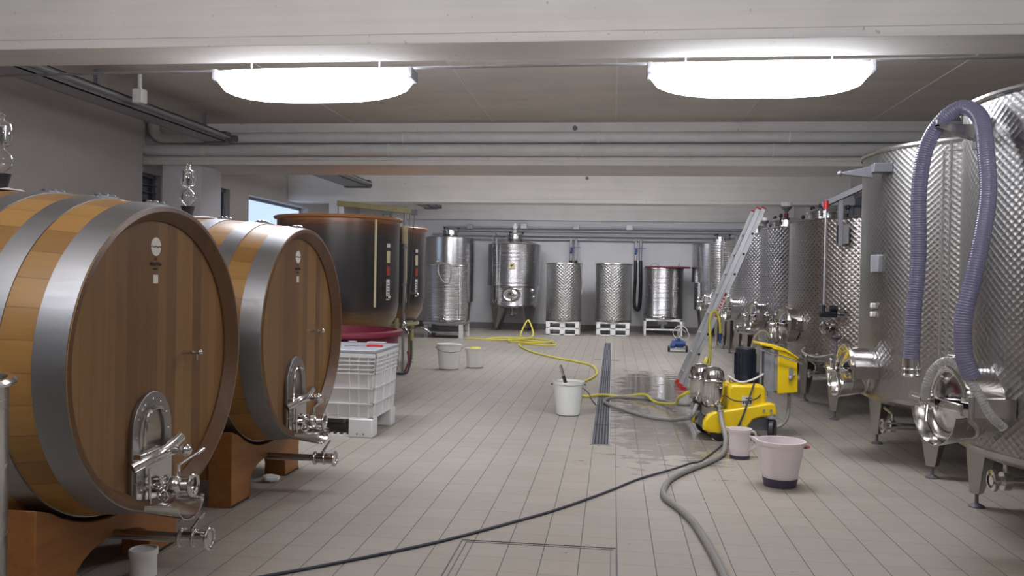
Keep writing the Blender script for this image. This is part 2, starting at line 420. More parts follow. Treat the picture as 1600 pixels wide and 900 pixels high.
# ------------------------------------------------------------ ceiling lamps
def lamp(x, y, z, label, first=[]):
    if first: r = copy_tree(first[0]); r.location = (x, y, z)
    else:
        r = thing('ceiling_lamp', label, 'lamp', (x, y, z), 0, 'ceiling lamps'); first.append(r)
        m = M(); L = .83; n = 24; vs = []; fs = []; k = 14
        for i in range(n+1):
            t = -1+2*i/n; x_ = t*L; q = max(0, 1-abs(t)**3.2)**.5; w = .10+.15*q; d = .05+.17*q  # diffuser enlarged to a boat shape that takes in the lamp's bloom
            for j in range(k+1):
                a = PI*j/k; vs.append((x_, -w*math.cos(a), -d*math.sin(a)))
        for i in range(n):
            for j in range(k): a = i*(k+1)+j; fs.append((a, a+k+1, a+k+2, a+1))
        fs.append(tuple(range(k, -1, -1))); fs.append(tuple(n*(k+1)+j for j in range(k+1)))
        fs.append(tuple([i*(k+1) for i in range(n+1)]+[i*(k+1)+k for i in range(n, -1, -1)]))
        m.add(vs, fs); m.build('bloom_diffuser', mt_lamp, r)
        m = M(); m.box(-.82, .82, -.06, .06, .0, .04); m.build('housing', mt_grey, r, .01)
        for s in (-1, 1):
            m = M(); m.cyl((s*.55, 0, .04), (s*.55, 0, ZC-z), .008, n=8); m.build('hanger', mt_grey, r)
            m = M(); m.box(s*.83-.02, s*.83+.02, -.11, .11, -.05, .04); m.build('end_cap', mt_grey, r, .008)
    r['label'] = label; return r
lamp(-2.49, 6.78, 3.10, 'glowing white ceiling lamp above the two oak barrels, left of the two nearest')
lamp(1.08, 6.72, 3.10, 'glowing white ceiling lamp right of centre, above the yellow pump')
for x, y, t in ((-2.5, 14.15, 'ceiling lamp hidden behind the second beam, over the fermenting vats'), (1.1, 14.15, 'ceiling lamp hidden behind the second beam, over the tank row'),
                (-2.5, 19.55, 'ceiling lamp hidden behind the third beam, before the left back tanks'), (1.1, 19.55, 'ceiling lamp hidden behind the third beam, before the pallet tanks')):
    lamp(x, y, 3.48, t)
m = M(); m.tube([(-6.2, 7.0, 3.17), (-4.5, 6.95, 3.18), (3.0, 6.85, 3.20), (4.8, 6.85, 3.22)], .012, 8)
tag(m.build('conduit', mt_grey), 'thin grey conduit running between the two nearest ceiling lamps', 'conduit')

# ------------------------------------------------------------ pipes on the second beam, rails under the ceiling
def bigpipe(z, y, r, x0, x1, rise, label):
    t = thing('lagged_pipe', label, 'pipe', (x0, y, 0), 0, 'white pipes along the second beam')
    m = M(); R = .17
    pts = [(0, 0, ZC-.003)] + [(R-R*math.cos(a), 0, z+R-R*math.sin(a)) for a in [PI/2*k/6 for k in range(7)]] if rise else [(0, 0, z)]
    pts = pts+[(x1-x0, 0, z)]
    m.tube(pts, r, 20); m.build('pipe', mt_pipew, t)
    for x in (1.05, 3.9, 6.75, 9.4):
        if x < x1-x0-.1:
            m = M(); m.torus(r+.004, .008, TX(x, 0, z) @ RY(PI/2), 24, 6).build('clamp', mt_white, t)
bigpipe(3.485, 12.16, .082, -7.0, 4.88, True, 'upper white lagged pipe along the second beam, elbow at its left end')
bigpipe(3.30, 12.15, .085, -7.22, 4.88, True, 'lower white lagged pipe along the second beam, reaching furthest left')
def rail(name, label, x, y0, y1, z, w, h, lid=True):
    t = thing(name, label, 'steel beam', (x, y0, z)); L = y1-y0; m = M()
    m.box(0, w, 0, L, 0, .012).box(0, .012, 0, L, 0, h).box(w-.012, w, 0, L, 0, h).box(0, .1, 0, L, h-.012, h).box(w-.1, w, 0, L, h-.012, h)
    m.build('channel', mt_grey, t)
    m = M(); m.box(-.02, w+.02, L-.18, L-.02, -.02, h+.02).cyl((w*.5, L-.1, h*.4), (w*.5+.3, L-.1, h*.4), .05).build('end_bracket', mt_greyd, t)
    if lid:
        m = M(); m.box(w+.02, w+.1, .2, L-.2, h*.35, h*.5).build('cable_strip', mt_alu, t)
        for q in (.35, .9):
            m = M(); m.box(w*.3, w*.3+.05, L*q, L*q+.05, h-.01, ZC-z).build('hanger', mt_grey, t)
    return t
rail('ceiling_rail', 'grey steel rail hung under the ceiling at top left, above the nearest barrel', -5.95, 7.3, 11.9, 3.36, .30, .13)
m = M(); m.box(-5.45, -5.33, 9.0, 9.12, 3.36, 3.52).box(-5.41, -5.37, 9.04, 9.08, 3.5, ZC-.001); tag(m.build('junction_box', mt_white, bevel=.01), 'small cream junction box on the steel rail at top left', 'junction box')
rail('ceiling_rail', 'grey steel rail under the ceiling beyond the second beam, above the bright window', -5.6, 14.0, 17.3, 3.3, .5, .12)
rail('ceiling_rail', 'short grey steel rail under the ceiling behind the fermenting vats', -5.1, 20.0, 22.6, 3.3, .3, .1, False)
for x, y, z in ((-.59, 12.28, 3.66), (-.6, 18.37, 3.66)):
    m = M(); m.cyl((x, y, z-.02), (x, y-.05, z-.02), .035, .028); tag(m.build('beam_hole_cap', mt_greyd), 'dark round anchor shown by a cap on the %s beam face near its middle' % ('second' if y < 15 else 'third'), 'hole')  # dark cap added on the face, its colour standing for a shaded hole

# ------------------------------------------------------------ floor fittings
t = thing('floor_drain', 'long grey grated drain channel let into the tiled floor', 'drain', (-.085, 7.43, 0))
m = M(); m.box(-.085, -.072, 0, 12.0, 0, .006).box(.072, .085, 0, 12.0, 0, .006).box(-.085, .085, -.012, 0, 0, .006); m.build('frame', mt_alu, t)
m = M(); m.box(-.07, .07, 0, 12.0, 0, .002); m.build('channel', mt_gapshade, t)  # flat dark sheet, shade below the grate painted as colour
for k in range(12):
    m = M()
    for j in range(5): m.box(-.066+j*.028, -.052+j*.028, k+.01, k+.985, .002, .007)
    for j in range(20): m.box(-.068, .068, k+.02+j*.05, k+.03+j*.05, .002, .006)
    m.build('grate', mt_grate, t)
m = M(); m.box(-.31, .14, 15.25, 15.33, 0, .004); tag(m.build('drain_cross_bar', mt_grate), 'short grey metal bar lying across the floor drain', 'bar')
t = thing('floor_hatch', 'tiled inspection hatch outlined by thin metal strips in the foreground floor', 'hatch', (-.80, 3.4, 0))
m = M(); m.box(0, .006, 0, 1.18, 0, .004).box(.0, .85, 1.174, 1.18, 0, .0035).box(.843, .85, 0, 1.18, 0, .004); m.build('frame', mt_grate, t)
m = M(); m.box(.03, .034, 0, 1.15, 0, .003).box(.03, .83, 1.148, 1.15, 0, .0025).box(.815, .818, 0, 1.15, 0, .003); m.build('inner_frame', mt_grate, t)

# ------------------------------------------------------------ oak barrels
def make_barrel():
    r = thing('oak_barrel', '', 'barrel', (-2.88, 3.72, .28)); ZR = .775; HL = .83; SY = 1.035
    T0 = TX(0, 0, ZR) @ Matrix.Diagonal((1, SY, .965, 1)) @ RY(PI/2) @ RZ(PI)   # lathe z -> +x
    rad = lambda x: .79-.072*(x/HL)**2
    xs = [-HL+2*HL*k/24 for k in range(25)]
    m = M(); m.lathe([(rad(x), x) for x in xs], 88, T0, True); m.build('staves', mt_stave, r)
    for s in (1, -1):
        m = M(); m.lathe([(rad(HL), s*HL), (rad(HL)-.02, s*(HL+.004)), (rad(HL)-.065, s*(HL-.05)), (rad(HL)-.065, s*(HL-.075))], 88, T0); m.build('chime', mt_chime, r)
    for s in (1, -1):
        m = M(); m.lathe([(0, s*(HL-.06)), (rad(HL)-.06, s*(HL-.06))], 88, T0); m.build('head', mt_head, r)
    for c, w in ((.764, .125), (.515, .105), (.255, .105), (-.255, .105), (-.515, .105), (-.764, .125)):
        x0, x1 = c-w/2, c+w/2
        m = M(); m.lathe([(rad(x0)-.001, x0), (rad(x0)+.005, x0), (rad(c)+.006, c), (rad(x1)+.005, x1), (rad(x1)-.001, x1)], 88, T0)
        h = m.build('hoop', mt_hoop, r)
        for j in range(3):
            a = -.10+j*.075; m = M(); rr = rad(c)+.012
            m.ball((c+.0, SY*rr*math.sin(a), ZR+.965*rr*math.cos(a)), .014, 10, (1, 1, .8)).build('bolt', mt_chrome, h)
        m = M(); a = -.03; rr = rad(c)+.006
        m.box(c-.025, c+.025, -.09, .05, ZR+.965*rr-.010, ZR+.965*rr+.002).build('lug_plate', mt_hoop, h)
    XH = HL-.06
    before = set(bpy.data.objects)
    # hatch, all laid out in the yz plane of the head
    def arch(w, zt, zb, n=14):
        return [(w*math.cos(PI*k/n), zt-w*1.15+w*1.15*math.sin(PI*k/n)) for k in range(n+1)]+[(-w, zb), (w, zb)]
    TH = Matrix(((0, 0, 1, XH), (1, 0, 0, 0), (0, 1, 0, -.28), (0, 0, 0, 1)))  # local x->y, y->z, z->x ; z given in world height
    ha = M(); ha.ringprism(arch(.165, .90, .39), arch(.105, .83, .44), .022, TH); hatch = ha.build('hatch_frame', mt_matte, r, .003)
    m = M(); m.prism(arch(.107, .83, .44), .010, TH); m.build('hatch_door', mt_hatch, hatch)
    m = M(); m.tube([(XH+.03, -.085, .36-.0), (XH+.035, -.085, .45), (XH+.035, -.06, .52), (XH+.035, 0, .545), (XH+.035, .06, .53)], .009, 8, 5); m.build('hatch_handle', mt_chrome, hatch)
    for a in range(7):
        an = PI*a/6; m = M(); m.ball((XH+.022, .135*math.cos(an), .90-.19-.28+.155*math.sin(an)), .006, 8, (.5, 1, 1)).build('screw', mt_chrome, hatch)
    m = M(); m.tube([(XH+.02, -.17, .30), (XH+.07, -.10, .335), (XH+.085, 0, .35), (XH+.06, .17, .375)], .028, 12, 6)
    m.box(XH+.02, XH+.06, -.16, .16, .30, .36); m.build('clamp_bar', mt_chrome, r, .004)
    m = M(); m.cyl((XH, .06, .34), (XH+.14, .06, .34), .018).ball((XH+.15, .06, .34), .03).build('clamp_knob', mt_chrome, r)
    m = M(); m.box(XH+.02, XH+.035, -.15, .15, .12, .30).build('lower_plate', mt_steel, r, .003)
    m = M(); m.cyl((XH+.03, -.02, .19), (XH+.21, .02, .19), .032, n=18).torus(.040, .009, TX(XH+.09, -.005, .19) @ RY(PI/2)).torus(.044, .010, TX(XH+.21, .02, .19) @ RY(PI/2)).cyl((XH+.03, -.13, .19), (XH+.03, .14, .19), .013)
    m.ball((XH+.13, 0, .19), .045).build('valve', mt_chrome, r)
    m = M(); m.torus(.028, .006, TX(XH+.08, -.07, .215) @ RX(PI/2)).torus(.024, .006, TX(XH+.09, -.03, .15) @ RX(PI/2)).cyl((XH+.05, -.07, .12), (XH+.05, -.07, .28), .008).build('wing_nut', mt_chrome, r)
    m = M(); m.cyl((XH+.13, .03, .22), (XH+.13, .03, .28), .010).cyl((XH+.13, .03, .275), (XH+.16, .20, .315), .006).cyl((XH+.155, .17, .308), (XH+.16, .21, .317), .010).build('valve_lever', mt_chrome, r)
    m = M(); n = 12; vs = []; fs = []
    for k in range(n+1):
        a = PI+PI*k/n
        vs += [(XH+.02, .15*math.cos(a), .13+.05*math.sin(a)), (XH+.20, .12*math.cos(a)+.03, .12+.085*math.sin(a)), (XH+.20, .12*math.cos(a)+.03, .115+.085*math.sin(a)), (XH+.02, .15*math.cos(a), .124+.05*math.sin(a))]
    for k in range(n):
        for j in range(4): fs.append((4*k+j, 4*k+(j+1) % 4, 4*k+4+(j+1) % 4, 4*k+4+j))
    m.add(vs, fs); m.build('spout_tray', mt_chrome, r)
    m = M(); m.cyl((XH, .30, .77), (XH+.09, .30, .775), .011).cyl((XH+.06, .27, .775), (XH+.06, .33, .775), .007).ball((XH+.09, .30, .775), .015).cyl((XH+.075, .30, .775), (XH+.075, .30, .735), .008).build('sample_tap', mt_chrome, r)
    TD = TX(XH, .04, 1.285) @ RY(PI/2)
    m = M(); m.lathe([(0, .003), (.043, .003), (.043, 0)], 32, TD); d = m.build('round_label', mt_paper, r)
    m = M(); m.tube([(XH+.004, -.005+.0*k+.01*k, 1.285+.004*math.sin(k*1.9)) for k in range(10)], .0022, 5).build('scribble', mt_ink, d)
    m = M(); m.tube([(XH+.003, -.01+.0085*k, 1.205+.006*math.sin(k*2.3)) for k in range(12)], .004, 5, 3).tube([(XH+.003, .02+.006*k, 1.182+.003*math.sin(k*2.1)) for k in range(6)], .0025, 5)
    m.tube([(XH+.003, .03, 1.222), (XH+.003, .038, 1.234), (XH+.003, .046, 1.222)], .0018, 5).build('stamp', mt_ink, r)
    m = M(); m.box(XH, XH+.003, .02, .06, 1.115, 1.155).build('square_label', mt_paper, r)
    for o in set(bpy.data.objects)-before:
        if o.parent == r: o.location.y -= .065
    # outlet pipe beneath
    m = M(); m.tube([(-.25, 0, .02), (-.2, 0, -.04), (-.05, 0, -.07), (.90, 0, -.07)], .023, 14).build('outlet_pipe', mt_steel, r)
    m = M(); m.cyl((.90, 0, -.07), (1.04, 0, -.07), .036).torus(.040, .008, TX(.905, 0, -.07) @ RY(PI/2)).torus(.046, .009, TX(1.04, 0, -.07) @ RY(PI/2)).torus(.036, .008, TX(.97, 0, -.07) @ RY(PI/2))
    ov = m.build('outlet_valve', mt_chrome, r)
    m = M(); m.cyl((.96, 0, -.04), (.96, 0, -.02), .014).cyl((.96, 0, -.02), (1.0, .03, .045), .008).build('lever', mt_chrome, ov)
    return r
mt_hatch = steel_mat('hatch_door_steel', (.42, .38, .34), .3)
b1 = make_barrel(); b1['label'] = 'nearest large oak barrel with steel hoops, at the left edge on its timber stand'; b1['group'] = 'large oak barrels'
b2 = copy_tree(b1); b2.location = (-2.88, 5.50, .28); b2['label'] = 'second large oak barrel, behind the nearest one and beside the white bin'
def make_stand():
    r = thing('barrel_stand', '', 'stand', (-2.88, 3.72, 0), 0, 'barrel stands')
    def saddle(x0, x1):
        n = 14; P = [(-.56, 0), (-.56, .47)]
        y_ = .46
        for k in range(n+1):
            y = -y_+2*y_*k/n; P.append((y, 1.052-.752*math.sqrt(1-(y/.807)**2)))
        P += [(.56, .47), (.56, 0), (.30, 0), (.30, .09)]
        for k in range(1, 10):
            a = PI*k/10; P.append((.30*math.cos(a), .09+.12*math.sin(a)))
        P += [(-.28, .09), (-.28, 0)]
        # split into convex strips
        m = M(); T = Matrix(((0, 0, 1, x0), (1, 0, 0, 0), (0, 1, 0, 0), (0, 0, 0, 1)))
        m.prism(P, x1-x0, T); return m
    saddle(.42, .575).build('saddle', mt_stand, r, .006); saddle(-.575, -.42).build('saddle', mt_stand, r, .006)
    for s in (-1, 1):
        m = M(); m.box(-.42, .42, s*.47-.06, s*.47+.06, .16, .30).build('side_beam', mt_stand, r, .006)
        for q in (-1, 1):
            m = M(); m.box(q*.5-.08, q*.5+.08, s*.43-.12, s*.43+.12, .0, .012).build('foot_pad', mt_black, r)
    return r
s1 = make_stand(); s1['label'] = 'orange stained timber stand under the nearest oak barrel'
s2 = copy_tree(s1); s2.location = (-2.88, 5.50, 0); s2['label'] = 'orange stained timber stand under the second oak barrel'
def airlock(x, y, z, label):
    r = thing('glass_airlock', label, 'airlock', (x, y, z), 0, 'glass airlocks')
    m = M(); m.lathe([(0, 0), (.028, 0), (.045, .07), (.047, .075), (0, .075)], 24).build('stopper', mt_black, r)
    w = .0035
    out = [(.012, .07), (.02, .085), (.05, .115), (.056, .14), (.048, .165), (.02, .19), (.016, .2), (.045, .215), (.05, .235), (.05, .29), (.042, .315), (.018, .328), (.014, .34), (.02, .35), (.016, .362), (0, .367)]
    m = M(); m.lathe(out+[(max(0, r_-w), z_-(w if i < 2 else 0)) for i, (r_, z_) in reversed(list(enumerate(out)))][1:], 28).build('glass_bulb', mt_glass, r)
    m = M(); m.lathe([(.012, .2), (.012, .30), (.026, .302), (.027, .225), (.024, .225), (.023, .298), (.009, .298), (.009, .2)], 20).build('inner_glass', mt_glass, r)
    return r
airlock(-2.90, 3.70, 1.825, 'clear glass airlock with black stopper on the nearest oak barrel')
airlock(-2.90, 5.48, 1.825, 'clear glass airlock with black stopper on the second oak barrel')
def rag(x, y, z, sx, sy, label, seed, rz=0):
    m = M(); n = 12; vs = []; fs = []
    for lay in (0, 1):
        for i in range(n+1):
            for j in range(n+1):
                u = -1+2*i/n; v = -1+2*j/n; k = math.sqrt(max(.0, 1-.45*u*u*v*v))
                h = .011+.010*noise.noise(Vector((u*2.2+seed, v*2.2, 0)))
                e = max(abs(u), abs(v))
                vs.append((u*sx*k, v*sy*k, (h if lay == 0 else h*.3)*(1-.7*e**4)-.0006*0-.01*(v*sy/.8)**2*0))
    N = (n+1)**2
    for i in range(n):
        for j in range(n):
            a = i*(n+1)+j; fs += [(a, a+n+1, a+n+2, a+1), (N+a, N+a+1, N+a+n+2, N+a+n+1)]
    rim = [i*(n+1) for i in range(n)]+[n*(n+1)+j for j in range(n)]+[(n-i)*(n+1)+n for i in range(n)]+[n-j for j in range(n)]
    for k in range(len(rim)): a, b = rim[k], rim[(k+1) % len(rim)]; fs.append((a, b, N+b, N+a))
    m.add(vs, fs); o = m.build('rag', mt_clothm, ang=80); o.location = (x, y, z); o.rotation_euler = (0, 0, rz)
    return tag(o, label, 'cloth', 'white rags on the barrels')
rag(-2.885, 3.70, 1.818, .085, .10, 'crumpled white rag around the airlock of the nearest barrel', 1)
rag(-2.27, 3.66, 1.762, .05, .04, 'small white rag near the front hoop on top of the nearest barrel', 5, .4)
rag(-2.80, 5.50, 1.818, .10, .07, 'crumpled white rag beside the airlock of the second barrel', 9, .2)

# ------------------------------------------------------------ tank builder
def tank(name, label, cx, cy, R, z0, z1, mat, rz=0, top='open', legs=4, group=None, neck=0, leg_w=.26, step=None, n=72, leg_a=45, hx=0.):
    r = thing(name, label, 'tank', (cx, cy, 0), 0, group)
    r['label'] = label
    m = M()
    if step:   # jacketed upper part
        m.lathe([(R*.9, z0), (R*.9, step)], n, None, True)
        m.build('lower_shell', mat, r)
        m = M(); m.lathe([(R*.9, step-.002), (R, step), (R, z1)], n, None, True); m.build('shell', mat, r)
        rb = R*.9
    else:
        m.lathe([(R, z0), (R, z1)], n, None, True); m.build('shell', mat, r); rb = R
    m = M(); m.lathe([(rb, z0+.03), (rb+.004, z0+.03), (rb+.004, z0), (rb*.93, z0-.04), (rb*.5, z0-.07), (0, z0-.08)], n); m.build('bottom', mt_steel, r)
    m = M()
    if top == 'open':
        m.lathe([(R-.001, z1-.015), (R+.012, z1-.02), (R+.022, z1-.005), (R+.018, z1+.012), (R+.004, z1+.016), (R-.006, z1+.006), (R-.008, z1-.35), (0, z1-.36)], n)
        m.build('rim', mt_steel, r)
    else:
        h = top
        if hx:
            m.lathe([(R, z1), (R+.014, z1+.006), (R-.01, z1+.02), (R*.5, z1+.05), (0, z1+.06)], n); m.lathe([(.2, z1), (.2, z1+h+.09)], 36, TX(hx, 0, 0))
        else: m.lathe([(R, z1), (R+.008, z1+.004), (R-.01, z1+.015), (R*.55, z1+h*.6), (.2, z1+h), (.2, z1+h+.09)], n)
        m.build('cone_top', mt_steel, r)
        m = M(); m.lathe([(.2, 0), (.225, .0), (.225, .02), (.16, .055), (.05, .075), (0, .078)], 32, TX(hx, 0, z1+h+.09)); hh = m.build('top_hatch', mt_chrome, r)
        for a in (0, 2.1, 4.2):
            m = M(); c, s_ = math.cos(a), math.sin(a)
            m.cyl((hx+.23*c, .23*s_, z1+h+.05), (hx+.23*c, .23*s_, z1+h+.16), .012, n=8).ball((hx+.23*c, .23*s_, z1+h+.17), .03, 10).build('clamp_knob', mt_blackp, r)
    for k in range(legs):
        a = math.radians(leg_a+k*360/legs) if legs else 0
        rl = rb-.03; T = RZ(a) @ TX(rl, 0, 0)
        w = leg_w/2; b = .035; zb = .09; zt = z0+.04; dr = leg_w*.55
        vs = [(-dr, -w, zt), (.02, -w*.9, zt), (.02, w*.9, zt), (-dr, w, zt), (-.05, -b, zb), (.012, -b, zb), (.012, b, zb), (-.05, b, zb)]
        m = M(); m.add(vs, [(3, 2, 1, 0), (4, 5, 6, 7), (0, 1, 5, 4), (1, 2, 6, 5), (2, 3, 7, 6), (3, 0, 4, 7)], T); l = m.build('leg', mt_leg, r, .004)
        m = M(); m.cyl((0, 0, .02), (0, 0, zb+.01), .012, n=10); m.lathe([(0, .0), (.05, .0), (.05, .008), (.018, .026), (0, .026)], 16); o = m.build('foot', mt_greyd, l)
        o.matrix_local = RZ(a) @ TX(rl-.02, 0, 0)
    return r
def manway(r, R, ang, z, rr=.21, dep=.16, chute=True):
    T = RZ(math.radians(ang)) @ TX(R-.06, 0, z) @ RY(PI/2); D = dep+.06
    m = M(); m.lathe([(rr*.92, 0), (rr*.92, D), (rr+.015, D), (rr+.02, D+.015), (rr+.015, D+.03), (rr*.9, D+.03)], 40, T); c = m.build('manway', mt_chrome, r)
    m = M(); m.lathe([(0, D+.05), (rr*.35, D+.045), (rr*.75, D+.015), (rr*.85, D+.02), (rr*.93, D+.035), (rr+.01, D+.035), (rr+.01, D+.025)], 40, T); m.build('door', mt_chrome, c)
    m = M(); m.box(-.022, .022, -rr*1.3, rr*1.25, D+.075, D+.1, T).build('crossbar', mt_chrome, c, .005)
    m = M(); m.cyl((0, 0, 0), (0, 0, 0.075), .017).lathe([(.05, .055), (.03, .07), (.02, .11), (0, .115)], 16)
    for q in (0.4, 2.5, 4.6): m.cyl((0, 0, .07), (.115*math.cos(q), .115*math.sin(q), .10), .011, .009, n=10)
    o = m.build('handwheel', mt_chrome, c); o.matrix_local = T @ TX(0, 0, D+.06)
    m = M(); m.cyl((-.06, rr*1.2, D+.03), (.06, rr*1.2, D+.03), .018).box(-.05, .05, rr*.9, rr*1.25, 0.03, D+.05); o = m.build('hinge', mt_chrome, c); o.matrix_local = T
    if chute:
        n = 14; vs = []; fs = []
        for k in range(n+1):
            a = -PI*.42+PI*.84*k/n; ca, sa = math.cos(a), math.sin(a)
            for (q, d) in ((rr*.96, D-.10), (rr*1.14, D+.10), (rr*1.14+.006, D+.10), (rr*.96+.006, D-.10)): vs.append((q*ca, q*sa, d))
        for k in range(n):
            for j in range(4): fs.append((4*k+j, 4*k+(j+1) % 4, 4*k+4+(j+1) % 4, 4*k+4+j))
        m = M(); m.add(vs, fs, T); m.build('chute', mt_chrome, c)
    return c
def butterfly(r, p, ang, L=.3, rr=.045, name='outlet_valve'):
    T = TX(*p) @ RZ(math.radians(ang)) @ RY(PI/2)
    m = M(); m.cyl((0, 0, -L), (0, 0, 0), .028).lathe([(.028, -.02), (rr+.01, -.02), (rr+.01, 0.0), (rr-.012, .004), (rr-.012, -.015), (0, -.015)], 24)
    m.lathe([(.028, -.1), (rr, -.1), (rr, -.06), (.028, -.06)], 20)
    o = m.build(name, mt_chrome, r); o.matrix_local = T
    m = M(); m.cyl((-.03, 0, -.08), (-.10, 0, -.08), .012).cyl((-.10, 0, -.08), (-.13, -.14, -.06), .009, .012); h = m.build('valve_lever', mt_chrome, o)
    return o
def tap(r, R, ang, z, s=1.):
    T = RZ(math.radians(ang)) @ TX(R-.01, 0, z)
    m = M(); m.cyl((0, 0, 0), (.10*s, 0, 0), .012*s).ball((.07*s, 0, 0), .02*s).cyl((.07*s, 0, 0), (.07*s, 0, -.05*s), .010*s).cyl((.05*s, -.05*s, .02), (.05*s, .05*s, .02), .006*s)
    o = m.build('sample_tap', mt_chrome, r); o.matrix_local = T
def level_tube(r, R, ang, z0, z1, off=.05):
    a = math.radians(ang); x, y = (R+off)*math.cos(a), (R+off)*math.sin(a); x1, y1 = (R-.01)*math.cos(a), (R-.01)*math.sin(a)
    m = M(); m.tube([(x1, y1, z0), (x, y, z0), (x, y, z1), (x1, y1, z1)], .007, 8).build('level_tube', mt_chose, r)
def plate(r, R, ang, z, w=.12, h=.14, mat=None, name='panel'):
    T = RZ(math.radians(ang)) @ TX(R-.012, 0, z)
    m = M(); m.box(0, .045, -w/2, w/2, -h/2, h/2, T).build(name, mat or mt_grey, r, .006)

GR = 'large engine-turned tanks down the right side'
# R1: nearest
t = tank('steel_tank', 'largest-looking dimpled steel tank at the right edge, hung with the lilac hose', 3.09, 5.18, 1.02, .51, 2.52, mt_dots, group=GR, n=96)
manway(t, 1.02, 180+8, .80, .215, .18); butterfly(t, (-.84, .12, .30), 180, .4, .055); tap(t, 1.02, 180+52, .86)
plate(t, 1.02, 180+33, 1.50, .11, .12); plate(t, 1.02, 180+40, 1.20, .04, .03, mt_paper, 'sticker'); plate(t, 1.02, 180+40, 1.14, .04, .03, mt_paper, 'sticker')
level_tube(t, 1.02, 163, .75, 2.35, .06); level_tube(t, 1.02, 157, .75, 2.30, .10)
m = M(); m.prism([(-1.27, 2.355), (-1.27, 2.372), (-1.0, 2.372), (-1.0, 2.27)], .07, Matrix(((1, 0, 0, 0), (0, 0, -1, -.03), (0, 1, 0, 0), (0, 0, 0, 1)))).box(-1.27, -1.258, -.10, -.04, 2.36, 2.40).box(-1.04, -.98, -.16, .0, 2.24, 2.40); m.build('hose_hook', mt_steel, t)
# R2
t = tank('steel_tank', 'dimpled steel tank second from the right edge, manway door facing the aisle', 3.09, 7.36, 1.00, .53, 2.53, mt_dots, group=GR, n=96)
manway(t, 1.0, 180+3, .74, .20, .14); butterfly(t, (-.85, -.05, .28), 180, .35, .05); tap(t, 1.0, 180+55, .92)
plate(t, 1.0, 180+14, 1.62, .12, .14); plate(t, 1.0, 180+12, 1.28, .03, .04, mt_paper, 'sticker'); plate(t, 1.0, 180+12, 1.21, .03, .04, mt_paper, 'sticker')
m = M(); m.box(-1.06, -.92, -.40, -.28, 2.34, 2.41).prism([(-1.28, 2.33), (-1.28, 2.345), (-1.04, 2.40), (-1.04, 2.30)], .02, Matrix(((1, 0, 0, 0), (0, 0, -1, -.30), (0, 1, 0, 0), (0, 0, 0, 1)))).ball((-1.30, -.31, 2.335), .022).build('rim_bracket', mt_greyd, t, .003)
level_tube(t, 1.0, 180+64, .8, 2.3)
# R3
t = tank('steel_tank', 'coarse dimpled steel tank third from the right edge, behind the grey mast', 3.09, 10.08, 1.05, .62, 2.14, mt_dots2, top=.02, hx=-.66, group=GR, n=96)
manway(t, 1.05, 180+8, .98, .20, .10); butterfly(t, (-.86, -.78, .98), 200, .2, .06, 'racking_valve'); tap(t, 1.05, 180+30, .66, 1.4); butterfly(t, (-.85, -.1, .42), 180, .3, .04)
m = M(); m.tube([(-.98, -.45, .74), (-1.02, -.55, .70), (-.9, -.68, .66), (-.7, -.85, .72), (-.5, -.98, .70)], .010, 8, 5).build('drain_tube', mt_chose, t)
m = M(); m.cyl((-.76, -.90, .58), (-.76, -.90, .86), .022, .015).cyl((-.76, -.90, .58), (-.5, -.8, .58), .022).lathe([(.015, .85), (.06, .89), (.062, .90), (.02, .88), (0, .87)], 16, TX(-.76, -.90, 0)).build('drain_funnel', mt_greyd, t)
# R4, R5
t = tank('steel_tank', 'dimpled steel tank fourth from the right edge, with a round steel hatch on its top', 3.09, 12.40, 1.0, .62, 2.20, mt_dots3, top=.02, hx=-.66, group=GR, n=80)
manway(t, 1.0, 180+8, .98, .19, .10); tap(t, 1.0, 180+28, .66, 1.5); butterfly(t, (-.9, -.6, .98), 200, .2, .05, 'racking_valve')
t = tank('steel_tank', 'dimpled steel tank right behind the leaning ladder', 3.05, 14.8, .98, .62, 2.24, mt_dots3, top=.02, hx=-.64, group=GR, n=80)
manway(t, .98, 180+8, 1.0, .19, .10); tap(t, .98, 180+25, .7, 1.6)
# R6..R8 ribbed / smooth
GS = 'smaller ribbed tanks at the far right'
t = tank('ribbed_tank', 'ribbed steel tank just left of the leaning ladder at mid height', 2.95, 17.1, .84, .75, 2.25, mt_steelb, top=.10, legs=4, group=GS, n=64, leg_w=.18)
manway(t, .84, 180+8, 1.02, .17, .08); tap(t, .84, 200, .78, 2); level_tube(t, .84, 200, .9, 2.3)
t = tank('ribbed_tank', 'ribbed steel tank with a black-knobbed hatch, second from the back wall', 2.95, 19.2, .84, .72, 2.30, mt_steelb, top=.10, legs=4, group=GS, n=64, leg_w=.18)
manway(t, .84, 185, 1.0, .17, .08); level_tube(t, .84, 196, .8, 2.25)
t = tank('stepped_tank', 'smooth stepped steel tank in the far right corner by the back wall', 2.78, 22.6, .73, .72, 2.42, mt_steel, top=.08, legs=4, n=64, step=1.42, leg_w=.3)

# back row
def open_tank(cx, cy, R, z0, z1, mat, label, grp):
    r = tank('open_tank', label, cx, cy, R, z0+.02, z1, mat, legs=0, group=grp, n=64)
    for c in kids(r):
        if c.name.startswith('bottom'): bpy.data.objects.remove(c)
    m = M(); m.lathe([(0, z0), (R, z0), (R+.006, z0), (R+.006, z0+.05), (R, z0+.05)], 64); m.build('base', mt_steel, r)
    T = TX(0, -R-.05, z0+.06)
    m = M(); m.cyl((0, 0, 0), (0, .07, 0), .03).torus(.04, .01, RX(PI/2)); o = m.build('outlet_valve', mt_chrome, r); o.matrix_local = T
    return r
GO = 'open dimpled tanks on stacked pallets'
ta = open_tank(-1.27, 22.17, .465, .345, 1.85, mt_dots4, 'left of the two slim open dimpled tanks on white pallets by the back wall', GO)
tb = open_tank(.02, 22.35, .475, .345, 1.86, mt_dots4, 'right of the two slim open dimpled tanks on white pallets by the back wall', GO)
